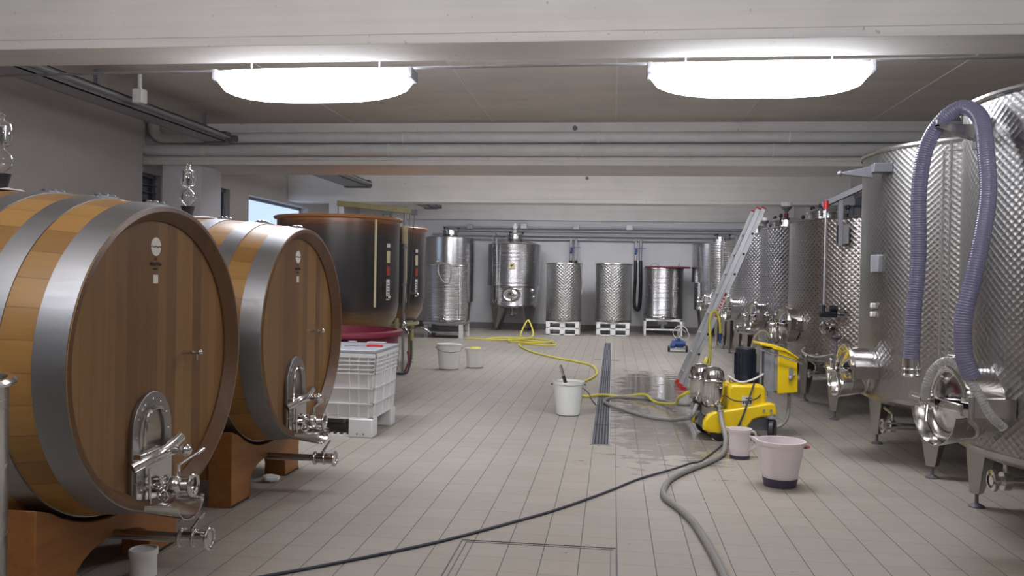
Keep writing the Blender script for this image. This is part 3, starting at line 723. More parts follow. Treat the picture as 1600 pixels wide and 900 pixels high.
tc = open_tank(1.33, 23.0, .54, .44, 1.77, mt_steelb, 'wider smooth open tank on a white frame by the back wall', None)
for r_, R, a in ((ta, .465, -28), (tb, .475, -75)):
    m = M(); T = RZ(math.radians(a)) @ TX(R+.02, 0, 0)
    m.tube([(-.04, 0, 1.88), (0, 0, 1.9), (.03, 0, 1.6), (.05, .03, 1.3), (.02, 0, 1.0)] if a > -50 else [(-.3, .1, 1.95), (0, 0, 1.75), (.03, -.02, 1.65), (.0, .1, 1.8)], .012, 8, 5, T=T); m.ball((.02, 0, 1.65), .05, 10, (1, 1, 1)).v
    m = M(); m.tube([tuple(T @ Vector(p)) for p in ((-.06, 0, 1.84), (.0, 0, 1.90), (.03, 0, 1.6), (.05, .03, 1.3), (.03, .0, 1.05))], .010, 8, 5).build('level_tube', mt_chose, r_)
t = thing('floating_lid', 'dark red-edged flat lid lying on the wider open tank at the back', 'lid', (1.45, 23.0, 1.788))
m = M(); m.lathe([(0, .0), (.58, 0), (.6, .012), (.6, .035), (0, .04)], 48).build('lid_plate', mt_greyd, t)
m = M(); m.torus(.59, .022, TX(0, 0, .02), 48).build('inflatable_rim', mt_redtub, t)
m = M(); m.tube([(-.5, -.3, .04), (-.42, -.35, .10), (-.3, -.38, .10), (-.25, -.35, .04)], .008, 8, 4).cyl((.28, -.2, .03), (.28, -.2, .13), .02).build('lid_handle', mt_chrome, t)
def pallet(x, y, z, w, d, h, label, grp):
    m = M(); a = .03
    m.box(-w/2, w/2, -d/2, d/2, h-a, h)
    for k in (-1, 0, 1):
        bw = .11 if k else .14; c = k*(w/2-bw/2)
        m.box(c-bw/2, c+bw/2, -d/2, d/2, 0, a)
        for j in (-1, 0, 1): cy_ = j*(d/2-.07); m.box(c-bw/2+.004, c+bw/2-.004, cy_-.07, cy_+.07, a, h-a)
    for j in (-1, 1): m.box(-w/2, w/2, j*(d/2-.05)-.05, j*(d/2-.05)+.05, 0, a*.99)
    o = m.build('plastic_pallet', mt_white, bevel=.006); o.location = (x, y, z); return tag(o, label, 'pallet', grp)
GP = 'white plastic pallets under the back tanks'
for x, y, nm in ((-1.27, 22.17, 'left slim open tank'), (.02, 22.35, 'right slim open tank')):
    for k in (0, 1): pallet(x, y, k*.172, .86, .9, .172, '%s white pallet of the pair under the %s' % (('lower', 'upper')[k], nm), GP)
t = thing('metal_trestle', 'white metal frame carrying the wider open tank at the back', 'frame', (1.33, 23.0, 0))
for sx in (-1, 1):
    for sy in (-1, 1):
        m = M(); m.box(sx*.47-.03, sx*.47+.03, sy*.45-.03, sy*.45+.03, 0, .41).build('leg', mt_white, t, .004)
m = M(); m.box(-.5, .5, -.48, -.42, .38, .438).box(-.5, .5, .42, .48, .38, .438).box(-.5, -.44, -.48, .48, .38, .438).box(.44, .5, -.48, .48, .38, .438); m.build('top_frame', mt_white, t, .004)
m = M(); m.box(-.45, .45, -.46, -.43, .14, .18).build('crossbar', mt_white, t)
m = M(); m.box(-.12, .12, -.4, -.15, .30, .38).box(-.04, .04, -.3, -.2, .18, .3).build('outlet_box', mt_grey, t)
# coned tank with step, centre-left back
t = tank('stepped_tank', 'cone-topped stepped steel tank with square emblem and oval porthole, at the back', -2.72, 23.2, .73, .68, 2.36, mt_steelb, top=.17, legs=4, n=72, step=1.24, leg_w=.42, leg_a=45)
m = M(); T = TX(.02, -.66, 1.0) @ Matrix.Diagonal((1.25, 1, .9, 1)) @ RX(PI/2)
m.lathe([(.19, 0), (.20, .02), (.18, .05), (.15, .045), (.14, .03), (0, .05)], 36, T); c = m.build('porthole', mt_chrome, t)
m = M(); m.cyl((.02, -.72, .84), (.02, -.72, 1.16), .012).cyl((.02, -.72, 1.0), (.02, -.78, 1.0), .025).build('crossbar', mt_chrome, c)
m = M(); m.box(-.06, .11, -.75, -.72, 1.70, 1.87).build('emblem_plate', mt_cream, t)
m = M(); m.prism([(-.05, -.02), (-.02, .03), (.0, .01), (.04, .05), (.05, .02), (.01, -.01), (.0, -.05), (-.02, -.02)], .004, TX(.025, -.75, 1.785) @ RX(PI/2)).build('emblem', mt_blackp, t)
m = M(); m.tube([(-.42, -.52, .85), (-.5, -.68, .85), (-.5, -.68, 2.55), (-.42, -.6, 2.6), (-.3, -.4, 2.58)], .018, 8, 2).tube([(-.40, -.66, .9), (-.40, -.70, 2.5), (-.2, -.5, 2.56)], .014, 8).build('side_pipe', mt_chrome, t)
m = M(); m.cyl((.55, -.5, .95), (.62, -.66, .95), .02).ball((.62, -.66, .95), .05).cyl((.5, -.5, 1.13), (.58, -.68, 1.13), .02).ball((.58, -.68, 1.13), .06, 12, (1.4, .6, .7)).cyl((.0, -.25, .62), (0, -.3, .42), .05).box(-.02, .16, -.34, -.3, .47, .5).build('taps', mt_chrome, t)
t = thing('airlock_bung', 'white plastic airlock on top of the cone-topped back tank', 'airlock', (-2.72, 23.2, 2.698))
m = M(); m.lathe([(0, 0), (.05, 0), (.06, .03), (.03, .08), (.035, .1), (.065, .13), (.07, .18), (.03, .24), (.025, .27), (0, .28)], 20).build('airlock_body', mt_white, t)
# G2 tall tank behind, G1 on pallets
t = tank('smooth_tank', 'tall smooth steel tank standing behind the tank on grey pallets, left back', -4.42, 22.6, .66, .8, 2.50, mt_steel, top=.10, legs=4, n=64, leg_w=.3)
tg = open_tank(-3.97, 20.1, .50, .38, 1.72, mt_steelb, 'open ribbed tank on grey stacked pallets, right of the brown vats', None)
m = M(); m.tube([(-.12, -.5, 1.78), (-.12, -.56, 1.55), (.0, -.58, 1.34), (.14, -.56, 1.32), (.2, -.54, 1.5), (.17, -.5, 1.70)], .016, 8, 6).build('hanging_hose', mt_chose, tg)
m = M(); m.cyl((-.16, -.52, 1.80), (.16, -.5, 1.74), .018).ball((-.16, -.52, 1.80), .035).build('top_bar', mt_chrome, tg)
m = M(); m.tube([(.36, -.36, .45), (.4, -.38, 1.7)], .012, 8).build('level_tube', mt_chose, tg)
t = thing('tank_trestle', 'grey steel trestle with a shelf under the open ribbed tank', 'stand', (-3.97, 20.1, 0))
for sx in (-1, 1):
    for sy in (-1, 1):
        m = M(); m.box(sx*.42-.05, sx*.42+.05, sy*.42-.03, sy*.42+.03, 0, .33).build('leg', mt_white if sx > 0 else mt_grey, t, .004)
m = M(); m.box(-.5, .5, -.47, .47, .325, .375).build('deck', mt_grey, t)
m = M(); m.box(-.45, .45, -.44, .44, .12, .15).build('shelf', mt_grey, t)
m = M(); m.box(-.14, .30, -.45, -.2, .29, .325).build('steel_tray', mt_chrome, t)

# ------------------------------------------------------------ brown fermenting vats
def make_vat():
    r = thing('fermenting_vat', '', 'vat', (-3.72, 11.15, 0), 0, 'brown fermenting vats'); R = .82
    prof = [(0, .60), (.3, .61), (.55, .66), (.70, .76), (.79, .9), (R, 1.06), (R, 2.22)]
    m = M(); m.lathe(prof, 72); m.build('shell', mt_ferm, r)
    m = M(); m.lathe([(R-.002, 2.20), (R+.035, 2.215), (R+.045, 2.235), (R+.03, 2.25), (R-.015, 2.25), (R-.03, 2.2), (R-.03, 1.9), (0, 1.9)], 72); m.build('rim', mt_rim, r)
    for a in (-37,):
        T = RZ(math.radians(a)) @ TX(R, 0, 0)
        m = M(); m.box(-.003, .012, -.014, .014, 1.05, 2.2, T).build('gauge_strip', mt_cream, r)
    T = RZ(math.radians(-20)) @ TX(R, 0, 0)
    for z, h, mt in ((1.87, .05, mt_paper), (1.72, .16, mt_cream), (1.53, .12, mt_redl), (1.28, .28, mt_paper)):
        m = M(); m.box(-.004, .006, -.032, .032, z-h/2, z+h/2, T); o = m.build('label_panel', mt, r)
        if z < 1.4:
            m = M()
            for k in range(6): m.box(.005, .008, -.025, .025-.015*(k % 2), z-.11+k*.038, z-.095+k*.038, T)
            m.build('printing', mt_greyd, o)
    for k in range(4):
        a = math.radians(45+90*k); x, y = .72*math.cos(a), .72*math.sin(a)
        m = M(); m.cyl((x, y, .05), (x, y, .80), .05, n=14).cyl((x, y, .05), (x, y, .13), .03, .05).build('leg', mt_olive, r)
        m = M(); m.cyl((x, y, 0), (x, y, .06), .012).cyl((x, y, 0), (x, y, .012), .05).build('foot', mt_greyd, r)
    m = M(); m.torus(.72, .03, TX(0, 0, .70), 40).build('ring_frame', mt_olive, r)
    m = M(); m.lathe([(0, 0), (.28, 0), (.3, .05), (.3, .14), (0, .2)], 32, TX(0, 0, .42)).build('sump', mt_blackp, r)
    T = RZ(math.radians(-24)) @ TX(R-.02, 0, 1.18)
    m = M(); m.cyl((0, 0, 0), (.10, 0, 0), .016).ball((.09, 0, 0), .026).build('sample_tap', mt_chrome, r).matrix_local = T
    m = M(); m.cyl((.3, -.5, .56), (.45, -.66, .52), .02).ball((.45, -.66, .52), .045).cyl((.45, -.66, .52), (.62, -.6, .55), .012).build('outlet_valve', mt_chrome, r)
    return r
v1 = make_vat(); v1.scale.z = .988; v1['label'] = 'nearer of the two big brown fibreglass fermenting vats, behind the second barrel'
v2 = copy_tree(v1); v2.location = (-3.86, 13.35, 0); v2['label'] = 'farther of the two big brown fibreglass fermenting vats, partly hidden'
t = thing('plunger_arm', 'cream steel arm on a grey mast reaching over the brown vats', 'arm', (-3.09, 12.3, 0))
m = M(); m.cyl((0, 0, .01), (0, 0, 2.48), .022).cyl((0, 0, 0), (0, 0, .02), .07).cyl((0, 0, 1.3), (0, 0, 1.34), .035).cyl((0, 0, 1.86), (0, 0, 1.9), .035).build('mast', mt_grey, t)
m = M(); m.cyl((0, 0, 1.93), (0, 0, 2.20), .045).build('sleeve', mt_cream, t)
m = M(); m.box(-1.05, .12, -.035, .035, -.035, .045, TX(0, 0, 2.42) @ RY(math.radians(5.5))); m.build('arm', mt_olive, t, .006)
m = M(); m.box(.10, .18, -.04, .04, 2.36, 2.44).box(-.36, -.2, -.03, .03, 2.36, 2.43).cyl((-.22, 0, 2.2), (-.22, 0, 2.42), .016).cyl((-.34, 0, 2.2), (-.34, 0, 2.4), .008).build('bracket', mt_greyd, t)
for pts in ([(.07, 0, 2.4), (.06, -.01, 1.6), (.02, -.02, .9)], [(.14, 0, 2.36), (.12, -.01, 1.5), (.05, -.02, .7)], [(-1.03, 0, 2.5), (-1.04, 0, 2.22)]):
    m = M(); m.tube(pts, .006, 6).build('cable', mt_greyd, t)
m = M(); m.ball((0, -.02, .72), .06).cyl((.0, 0, .7), (.10, -.1, .6), .02).tube([(.05, -.04, .6), (.12, -.1, .66), (.3, -.15, .70), (.42, -.05, .62)], .012, 8, 4).build('valve_head', mt_steel, t)
m = M(); m.tube([(-2.94, 12.2, .5), (-2.93, 12.15, .25), (-2.96, 12.1, .06), (-3.02, 12.05, .02), (-3.2, 12.1, .02)], .015, 8, 5); tag(m.build('cable', mt_cable), 'dark cable hanging to the floor behind the white bin', 'cable')
m = M(); m.tube([(-2.98, 12.15, .34), (-2.95, 12.1, .2), (-3.0, 12.05, .04)], .017, 8, 4); tag(m.build('red_hose_end', mt_redtub), 'short red hose end just behind the white bin', 'hose')

# ------------------------------------------------------------ white bin, lid, tub
BX0, BX1, BY0, BY1 = -3.27, -2.08, 7.28, 8.12; W = BX1-BX0; D = BY1-BY0
t = thing('pallet_bin', 'white ribbed plastic pallet bin with a grey lid beside the second barrel', 'bin', ((BX0+BX1)/2, (BY0+BY1)/2, 0))
m = M(); w, d = W/2, D/2
vs = []
for (ww, dd, z) in ((w-.05, d-.05, .16), (w-.015, d-.015, .74), (w-.055, d-.055, .74), (w-.09, d-.09, .19)): vs += [(-ww, -dd, z), (ww, -dd, z), (ww, dd, z), (-ww, dd, z)]
fs = [(3, 2, 1, 0), (12, 13, 14, 15)]
for L_ in range(3):
    for k in range(4): a = 4*L_+k; b = 4*L_+(k+1) % 4; fs.append((a, b, b+4, a+4))
m.add(vs, fs); m.build('body', mt_bin, t)
m = M()
def hrib(z, th=.012):
    f = (z-.16)/.58; o_ = .05-.035*f
    m.box(-w+o_-.022, w-o_+.022, -d+o_-.022, -d+o_+.01, z-th/2, z+th/2).box(-w+o_-.022, w-o_+.022, d-o_-.01, d-o_+.022, z-th/2, z+th/2)
    m.box(-w+o_-.022, -w+o_+.01, -d+o_-.02, d-o_+.02, z-th/2, z+th/2).box(w-o_-.01, w-o_+.022, -d+o_-.02, d-o_+.02, z-th/2, z+th/2)
for z in (.17, .30, .44, .575, .61, .65, .685): hrib(z)
hrib(.735, .035)
def vrib(u, z0, z1, side):
    o0 = .05-.035*(z0-.16)/.58; o1 = .05-.035*(z1-.16)/.58; q = .006
    if side == 'f': vv = [(u-q, -d+o0-.02, z0), (u+q, -d+o0-.02, z0), (u+q, -d+o0+.01, z0), (u-q, -d+o0+.01, z0), (u-q, -d+o1-.02, z1), (u+q, -d+o1-.02, z1), (u+q, -d+o1+.01, z1), (u-q, -d+o1+.01, z1)]
    else: vv = [(w-o0-.01, u-q, z0), (w-o0+.02, u-q, z0), (w-o0+.02, u+q, z0), (w-o0-.01, u+q, z0), (w-o1-.01, u-q, z1), (w-o1+.02, u-q, z1), (w-o1+.02, u+q, z1), (w-o1-.01, u+q, z1)]
    m.add(vv, [(3, 2, 1, 0), (4, 5, 6, 7), (0, 1, 5, 4), (1, 2, 6, 5), (2, 3, 7, 6), (3, 0, 4, 7)])
for u in (-.5, -.4, -.05, .15, .36, .44, .53): vrib(u, .17, .735, 'f')
for u in (-.25, .05, .25): vrib(u, .17, .30, 'f')
for u in (-.36, -.22, -.15, -.08, .05, .12, .28, .36): vrib(u, .17, .735, 's')
m.build('ribs', mt_bin, t)
for cx, ww in ((-w+.13, .11), (0, .1), (w-.13, .11)):
    for cy_ in (-d+.10, d-.10):
        m = M(); m.box(cx-ww, cx+ww, cy_-.085, cy_+.085, 0, .17)
        f = m.build('foot', mt_bin, t, .012)
        m = M()
        for q in (-.03, .03): m.cyl((cx+q, -d+.012, .035), (cx+q, -d+.02, .035), .008, n=10)
        if cy_ < 0: m.build('foot_hole', mt_greyd, f)
m = M(); m.box(-w+.03, w-.03, -d+.02, -d+.06, .0, .02).box(-w+.03, w-.03, d-.06, d-.02, .0, .02)
for k in range(12): m.box(-w+.3+k*.06, -w+.32+k*.06, -d+.02, -d+.06, .02, .035)
m.build('skid', mt_bin, t)
m = M(); m.box(-w-.005, w+.005, -d-.005, d+.005, .752, .785).box(w-.3, w-.12, d-.09, d-.01, .785, .80).box(w-.5, w-.42, d-.07, d-.01, .785, .80); m.build('lid', mt_lid, t, .012)
t2 = thing('grape_shears', 'small red-handled tool lying on the grey lid of the white bin', 'tool', (-2.24, 7.62, .786), .15)
m = M(); m.tube([(-.02, 0, .012), (.05, .005, .014), (.13, .0, .012)], .011, 8, 3).build('handle', mt_red, t2)
m = M(); m.box(-.12, -.02, -.008, .008, .006, .012).tube([(-.22, -.02, .008), (-.16, .03, .008), (-.1, -.01, .008)], .005, 6, 4).build('blade', mt_chrome, t2)
t = thing('round_tub', 'wine red round plastic tub behind the white bin', 'tub', (-3.09, 9.15, 0))
m = M(); R = .75; m.lathe([(0, .0), (R*.82, 0), (R*.86, .03), (R-.03, .80), (R-.05, .80), (R*.84, .04), (0, .04)], 64).build('wall', mt_redtub, t)
m = M(); m.lathe([(R-.03, .80), (R-.03, .785), (R+.015, .785), (R+.02, .80), (R+.012, .835), (R-.045, .845), (R-.05, .80)], 64).build('rim', mt_redtub, t)

# ------------------------------------------------------------ buckets
def bucket(name, label, x, y, r0, r1, h, mat, hcol=None, rz=0, handle='down', spout=False, group=None, cat='bucket', scale_handle=1.):
    t = thing(name, label, cat, (x, y, 0), rz, group); n = 48
    prof = [(0, .004), (r0-.01, .004), (r0, .012), (r1-.004, h-.03), (r1+.004, h-.028), (r1+.008, h), (r1-.004, h), (r1-.010, h-.03), (r0-.010, .016), (0, .014)]
    m = M(); m.lathe(prof, n)
    if spout:
        for i, v in enumerate(m.v):
            a = math.atan2(v[1], v[0]); f = max(0, 1-abs(((a-PI+PI) % (2*PI))-PI)/.35) if False else max(0, 1-abs(abs(a)-PI)/.35)
            zf = max(0, (v[2]-h*.55)/(h*.45)); k = 1+.28*f*f*zf*zf; m.v[i] = (v[0]*k, v[1]*k, v[2]+.01*f*zf)
    m.build('body', mat, t)
    if handle:
        m = M(); pts = []
        for k in range(17):
            a = PI*k/16; c, s = math.cos(a), math.sin(a); hh = {'down': (-.30, -.95), 'up': (.45, .3), 'back': (.10, .99), 'flat': (.02, .98)}[handle]
            pts.append(((r1+.012)*c, (r1+.012)*s*hh[1], h-.035+ (r1*hh[0])*s))
        m.tube(pts, .004, 6).build('handle', hcol or mt_grey, t)
        m = M(); m.ball((r1+.012, 0, h-.035), .012, 8).ball((-r1-.012, 0, h-.035), .012, 8).build('handle_lug', hcol or mat, t)
    return t
GB = 'white buckets left of the aisle'
t = bucket('bucket', 'larger white bucket with a hanging wire handle, left of the aisle', -2.54, 13.08, .155, .195, .37, mt_bucket, mt_grey, .3, 'down', group=GB)
m = M(); r1 = .2; m.lathe([(.155, .06), (.185, .375), (.2, .39), (.196, .395), (.18, .38)], 40).build('stacked_rim', mt_bucket, t)
t = bucket('bucket', 'smaller white bucket with a yellow sponge, right of its larger twin', -2.18, 13.42, .125, .155, .31, mt_bucket, mt_grey, -.2, None, group=GB)
m = M(); m.lathe([(0, -.04), (.09, -.03), (.1, .0), (.07, .025), (0, .03)], 20); o = m.build('yellow_sponge', mt_yhose); o.location = (-2.18, 13.42, .305); tag(o, 'yellow sponge piled in the smaller white bucket', 'sponge')
t = bucket('bucket', 'milky white bucket with a rod in it, left of the floor drain', -.45, 9.02, .125, .165, .36, mt_bucketm, mt_greyd, .1, 'back')
m = M(); m.lathe([(0, .335), (.15, .335), (.15, .34)], 32).build('liquid', translucent('foam', (.62, .60, .52)), t)
t = thing('stirring_rod', 'steel rod with dark grip leaning in the milky bucket', 'rod', (-.46, 9.02, .2))
m = M(); m.cyl((.03, 0, -.02), (-.08, -.02, .33), .016).build('rod', mt_chrome, t)
m = M(); m.cyl((.013, -.003, .03), (-.045, -.012, .215), .018).build('grip', mt_black, t)
m = M(); m.tube([(-.36, 9.0, .33), (-.25, 8.98, .26), (-.2, 9.3, .12), (-.16, 9.6, .02)], .006, 6, 6); tag(m.build('thin_cable', mt_greyd), 'thin grey wire from the milky bucket down to the yellow hose', 'wire')
t = bucket('jug', 'small pinkish plastic measuring jug in front of the yellow pump', 1.065, 7.12, .078, .088, .245, mt_jug, None, 0, None, cat='jug', spout=True)
m = M(); m.lathe([(0, .005), (.0795, .005), (.0805, .03), (0, .03)], 32).build('dregs', mt_wine, t)
m = M(); m.tube([(.085, .03, .22), (.13, .05, .20), (.13, .05, .10), (.083, .03, .06)], .010, 8, 4).build('handle', mt_jug, t)
t = bucket('pouring_bucket', 'large pink-tinged bucket with spout and dark wine at its base, nearest on the right', 1.215, 6.22, .112, .165, .325, mt_jug, mt_greyd, -.35, 'flat', True)
m = M(); m.lathe([(0, .003), (.113, .003), (.1245, .062), (0, .062)], 40).build('wine', mt_wine, t)
m = M(); m.cyl((.165, .0, .29), (.185, .03, .29), .012).build('red_lug', mt_red, t)
t = thing('plastic_pot', 'white lidded plastic pot on the floor at the bottom left, below the barrel outlet', 'pot', (-2.20, 3.78, 0))
m = M(); m.lathe([(0, 0), (.0605, 0), (.062, .10), (.0625, .105), (0, .105)], 36).build('pot_body', mt_white, t)
m = M(); m.lathe([(.0625, .10), (.067, .10), (.067, .125), (.06, .128), (.058, .12), (0, .12)], 36).build('lid', mt_white, t)

# ------------------------------------------------------------ steel drum at the left frame edge
t = thing('steel_drum', 'steel drum whose rolled rim just shows at the left frame edge', 'drum', (-2.125, 2.30, 0))
m = M(); m.lathe([(0, .0), (.28, 0), (.285, .02), (.285, 1.09)], 56, None, True).build('shell', mt_steel, t)
m = M(); m.lathe([(.285, 1.085), (.305, 1.09), (.308, 1.10), (.30, 1.11), (.28, 1.11), (.27, 1.05), (0, 1.05)], 56).build('rim', mt_chrome, t)

# ------------------------------------------------------------ ladder
t = thing('extension_ladder', 'aluminium extension ladder with red feet leaning on the tanks', 'ladder', (.93, 11.45, 0))
dx, dz = 1.0, 2.44; LL = math.hypot(dx, dz); TL = RY(math.atan2(dx, dz))   # local z runs up the ladder, x is its thickness
for j, y in enumerate((0, .44)):
    for q, (x0, l0, l1) in enumerate(((-.062, .02, LL-.03), (-.002, .0, LL))):
        m = M(); m.box(x0, x0+.056, y-.012, y+.012, l0, l1, TL).box(x0, x0+.006, y-.018, y+.018, l0, l1, TL).box(x0+.050, x0+.056, y-.018, y+.018, l0, l1, TL); m.build('rail', mt_alu, t)
        m = M(); m.box(x0-.004, x0+.060, y-.022, y+.022, l0-.005, l0+.055, TL).build('red_foot', mt_red, t, .006)
        m = M(); m.box(x0-.002, x0+.058, y-.02, y+.02, l1-.01, l1+.012, TL).build('top_cap', mt_red, t)
for k in range(9):
    z = .22+k*.29
    if z < LL-.1:
        m = M(); m.cyl(tuple(TL @ Vector((-.034, -.02, z))), tuple(TL @ Vector((-.034, .46, z))), .015, n=10).cyl(tuple(TL @ Vector((.026, -.02, z+.02))), tuple(TL @ Vector((.026, .46, z+.02))), .015, n=10)
        rg = m.build('rung', mt_alu, t)
        m = M(); m.cyl(tuple(TL @ Vector((.026, -.024, z+.02))), tuple(TL @ Vector((.026, -.019, z+.02))), .017, n=12).build('rung_plug', mt_black, rg)
m = M(); m.box(.006, .048, -.0195, -.018, 1.05, 1.45, TL).build('red_sticker', mt_paper, t)
m = M()
for k in range(9): m.box(.010, .044-.008*(k % 3), -.0215, -.019, 1.07+k*.042, 1.095+k*.042, TL)
m.build('red_print', mt_red, t)

# ------------------------------------------------------------ yellow filter pump
pump = thing('filter_pump', 'yellow wheeled filter pump with two steel pots and control box', 'pump', (1.16, 8.09, 0), math.radians(9))
pump.scale = (.95, .95, .95)
def fender(y):
    P = [(-.375, .10), (-.37, .19), (-.33, .25), (-.27, .28), (.05, .335), (.26, .375), (.31, .365), (.33, .31), (.33, .245), (.18, .235), (.10, .21), (.05, .14), (.03, .09), (-.25, .07)]
    T = Matrix(((1, 0, 0, 0), (0, 0, -1, y), (0, 1, 0, 0), (0, 0, 0, 1)))
    m = M(); m.prism(P, .085, T); return m.build('side_fairing', mt_yel, pump, .018)
for y in (-.165, .275):
    f = fender(y)
    for x, z in ((-.2, .10), (-.03, .17), (.20, .30), (.27, .30), (0., .11)):
        m = M(); m.cyl((x, y-.087, z), (x, y-.095, z), .014, n=12).build('bolt', mt_grey, f)
m = M(); m.box(-.34, .30, -.2, .2, .10, .22).build('chassis', mt_greyd, pump)
m = M(); P = [(-.13, .20), (-.13, .50), (-.10, .545), (.20, .545), (.245, .50), (.255, .30), (.24, .22)]
m.prism(P, .36, Matrix(((1, 0, 0, 0), (0, 0, -1, .17), (0, 1, 0, 0), (0, 0, 0, 1)))); m.build('hood', mt_yel, pump, .035)
m = M(); m.box(.0, .105, -.196, -.1905, .34, .43).build('rating_plate', mt_paper, pump)
m = M()
for k in range(4): m.box(.012+k*.023, .026+k*.023, -.1985, -.196, .355, .385)
m.box(.04, .10, -.1985, -.196, .405, .415).build('plate_print', mt_ink, pump)
m = M(); m.lathe([(0, .545), (.125, .545), (.125, .565), (.10, .57), (.10, .61), (.098, .84), (.10, .845), (.10, .87), (.085, .885), (0, .885)], 40, TX(.09, .0, 0)).build('motor', mt_blackp, pump)
m = M()
for k in range(20):
    a = 2*PI*k/20; m.box(.094, .106, -.004, .004, .62, .83, TX(.09, 0, 0) @ RZ(a))
m.box(.16, .21, -.05, .05, .56, .64).build('motor_fins', mt_blackp, pump)
m = M(); m.torus(.022, .005, TX(-.07, -.10, .565) @ RX(PI/2), 20, 6).cyl((-.07, -.10, .535), (-.07, -.10, .55), .012).build('lifting_eye', mt_chrome, pump)
for x, y in ((-.27, -.14), (-.31, .14)):
    m = M(); m.lathe([(0, .33), (.075, .335), (.098, .37), (.112, .42), (.115, .56), (.122, .565), (.122, .585), (.112, .59), (.11, .63), (.095, .675), (.06, .70), (0, .71)], 40, TX(x, y, 0)); f = m.build('filter_pot', mt_chrome, pump)
    m = M(); m.torus(.121, .008, TX(x, y, .575), 40).build('clamp_ring', mt_chrome, f)
    m = M(); m.cyl((x+.04, y-.115, .53), (x+.04, y-.135, .53), .016).torus(.018, .004, TX(x+.04, y-.135, .53) @ RX(PI/2), 16, 6).build('gauge', mt_chrome, f)
    m = M(); m.cyl((x, y, .33), (x, y, .12), .055).box(x-.085, x+.085, y-.06, y+.06, .24, .32).build('pot_base', mt_steel, f)
m = M(); m.cyl((-.40, .1, .57), (-.14, -.02, .57), .010).cyl((-.44, .1, .575), (-.40, .1, .57), .014).build('pot_bar', mt_greyd, pump)
m = M(); m.cyl((-.22, -.24, .27), (-.22, -.24, .37), .022).torus(.028, .007, TX(-.22, -.24, .34)).torus(.028, .007, TX(-.22, -.24, .29)).cyl((-.24, -.16, .34), (-.22, -.24, .35), .018).build('hose_coupling', mt_chrome, pump)
for x, y, rr in ((-.22, -.215, .085), (-.24, .245, .085)):
    m = M(); m.lathe([(0, -.03), (rr*.55, -.032), (rr*.8, -.03), (rr, -.018), (rr, .018), (rr*.8, .03), (rr*.55, .032), (0, .03)], 32, TX(x, y, rr) @ RX(PI/2)).build('wheel', mt_black, pump)
for x, y in ((.285, -.20), (.20, .22)):
    m = M(); rr = .112; m.lathe([(0, -.03), (rr*.55, -.032), (rr*.85, -.03), (rr, -.018), (rr, .018), (rr*.85, .03), (rr*.55, .032), (0, .03)], 32, TX(x, y-.05, rr) @ RZ(math.radians(62)) @ RX(PI/2)).build('wheel', mt_black, pump)
    m = M(); m.box(x-.045, x+.045, y-.10, y, .226, .245).cyl((x, y-.05, .22), (x, y-.05, .27), .02).build('castor_fork', mt_grey, pump)
# control box
m = M(); T = Matrix(((1, 0, 0, 0), (0, 0, -1, .10), (0, 1, 0, 0), (0, 0, 0, 1)))
m.prism([(.385, .44), (.385, .87), (.41, .865), (.50, .835), (.575, .79), (.585, .46)], .20, T); cb = m.build('control_box', mt_yel, pump, .008)
m = M(); m.prism([(.20, .915), (.20, .945), (.33, .925), (.44, .89), (.585, .80), (.585, .78), (.44, .86), (.33, .875), (.31, .895)], .24, Matrix(((1, 0, 0, 0), (0, 0, -1, .12), (0, 1, 0, 0), (0, 0, 0, 1)))); m.build('box_hood', mt_yel, cb, .012)
m = M(); m.box(.255, .385, -.08, .09, .47, .88).build('box_side', mt_grey, cb)
m = M(); m.box(.31, .345, -.095, -.08, .45, .88).box(.22, .24, -.05, .05, .25, .9).build('post', mt_alu, pump)
m = M(); m.tube([(.24, .14, .86), (.235, -.12, .865), (.26, -.145, .86), (.57, -.15, .76), (.595, -.12, .755), (.60, .12, .755)], .010, 10, 3).build('push_handle', mt_chrome, pump)
m = M(); m.box(.49, .525, -.115, -.10, .58, .70).ball((.50, -.12, .60), .022, 10).ball((.54, -.115, .63), .014, 8).build('latch', mt_grey, cb)
m = M(); m.box(.29, .34, -.10, -.08, .42, .47).build('cable_gland', mt_grey, cb)
m = M(); m.tube([(.53, 0, .46), (.535, 0, .30), (.50, -.02, .17), (.40, -.03, .10), (.28, -.02, .11)], .018, 10, 6).build('flexible_conduit', mt_ghose, pump)
m = M(); m.tube([(.255, -.05, .63), (.2, -.13, .62), (.1, -.16, .58), (.0, -.17, .56), (-.06, -.15, .58), (-.12, -.13, .62)], .010, 8, 6).build('white_conduit', mt_paper, pump)
m = M(); m.tube([(.26, -.09, .50), (.15, -.22, .42), (.03, -.23, .385), (-.08, -.22, .39), (-.15, -.18, .43)], .006, 8, 6).build('motor_cable', mt_cable, pump)
def pw(x, y, z): return tuple(Matrix.Translation((1.16, 8.09, 0)) @ RZ(math.radians(9)) @ Vector((x*.95, y*.95, z*.95)))

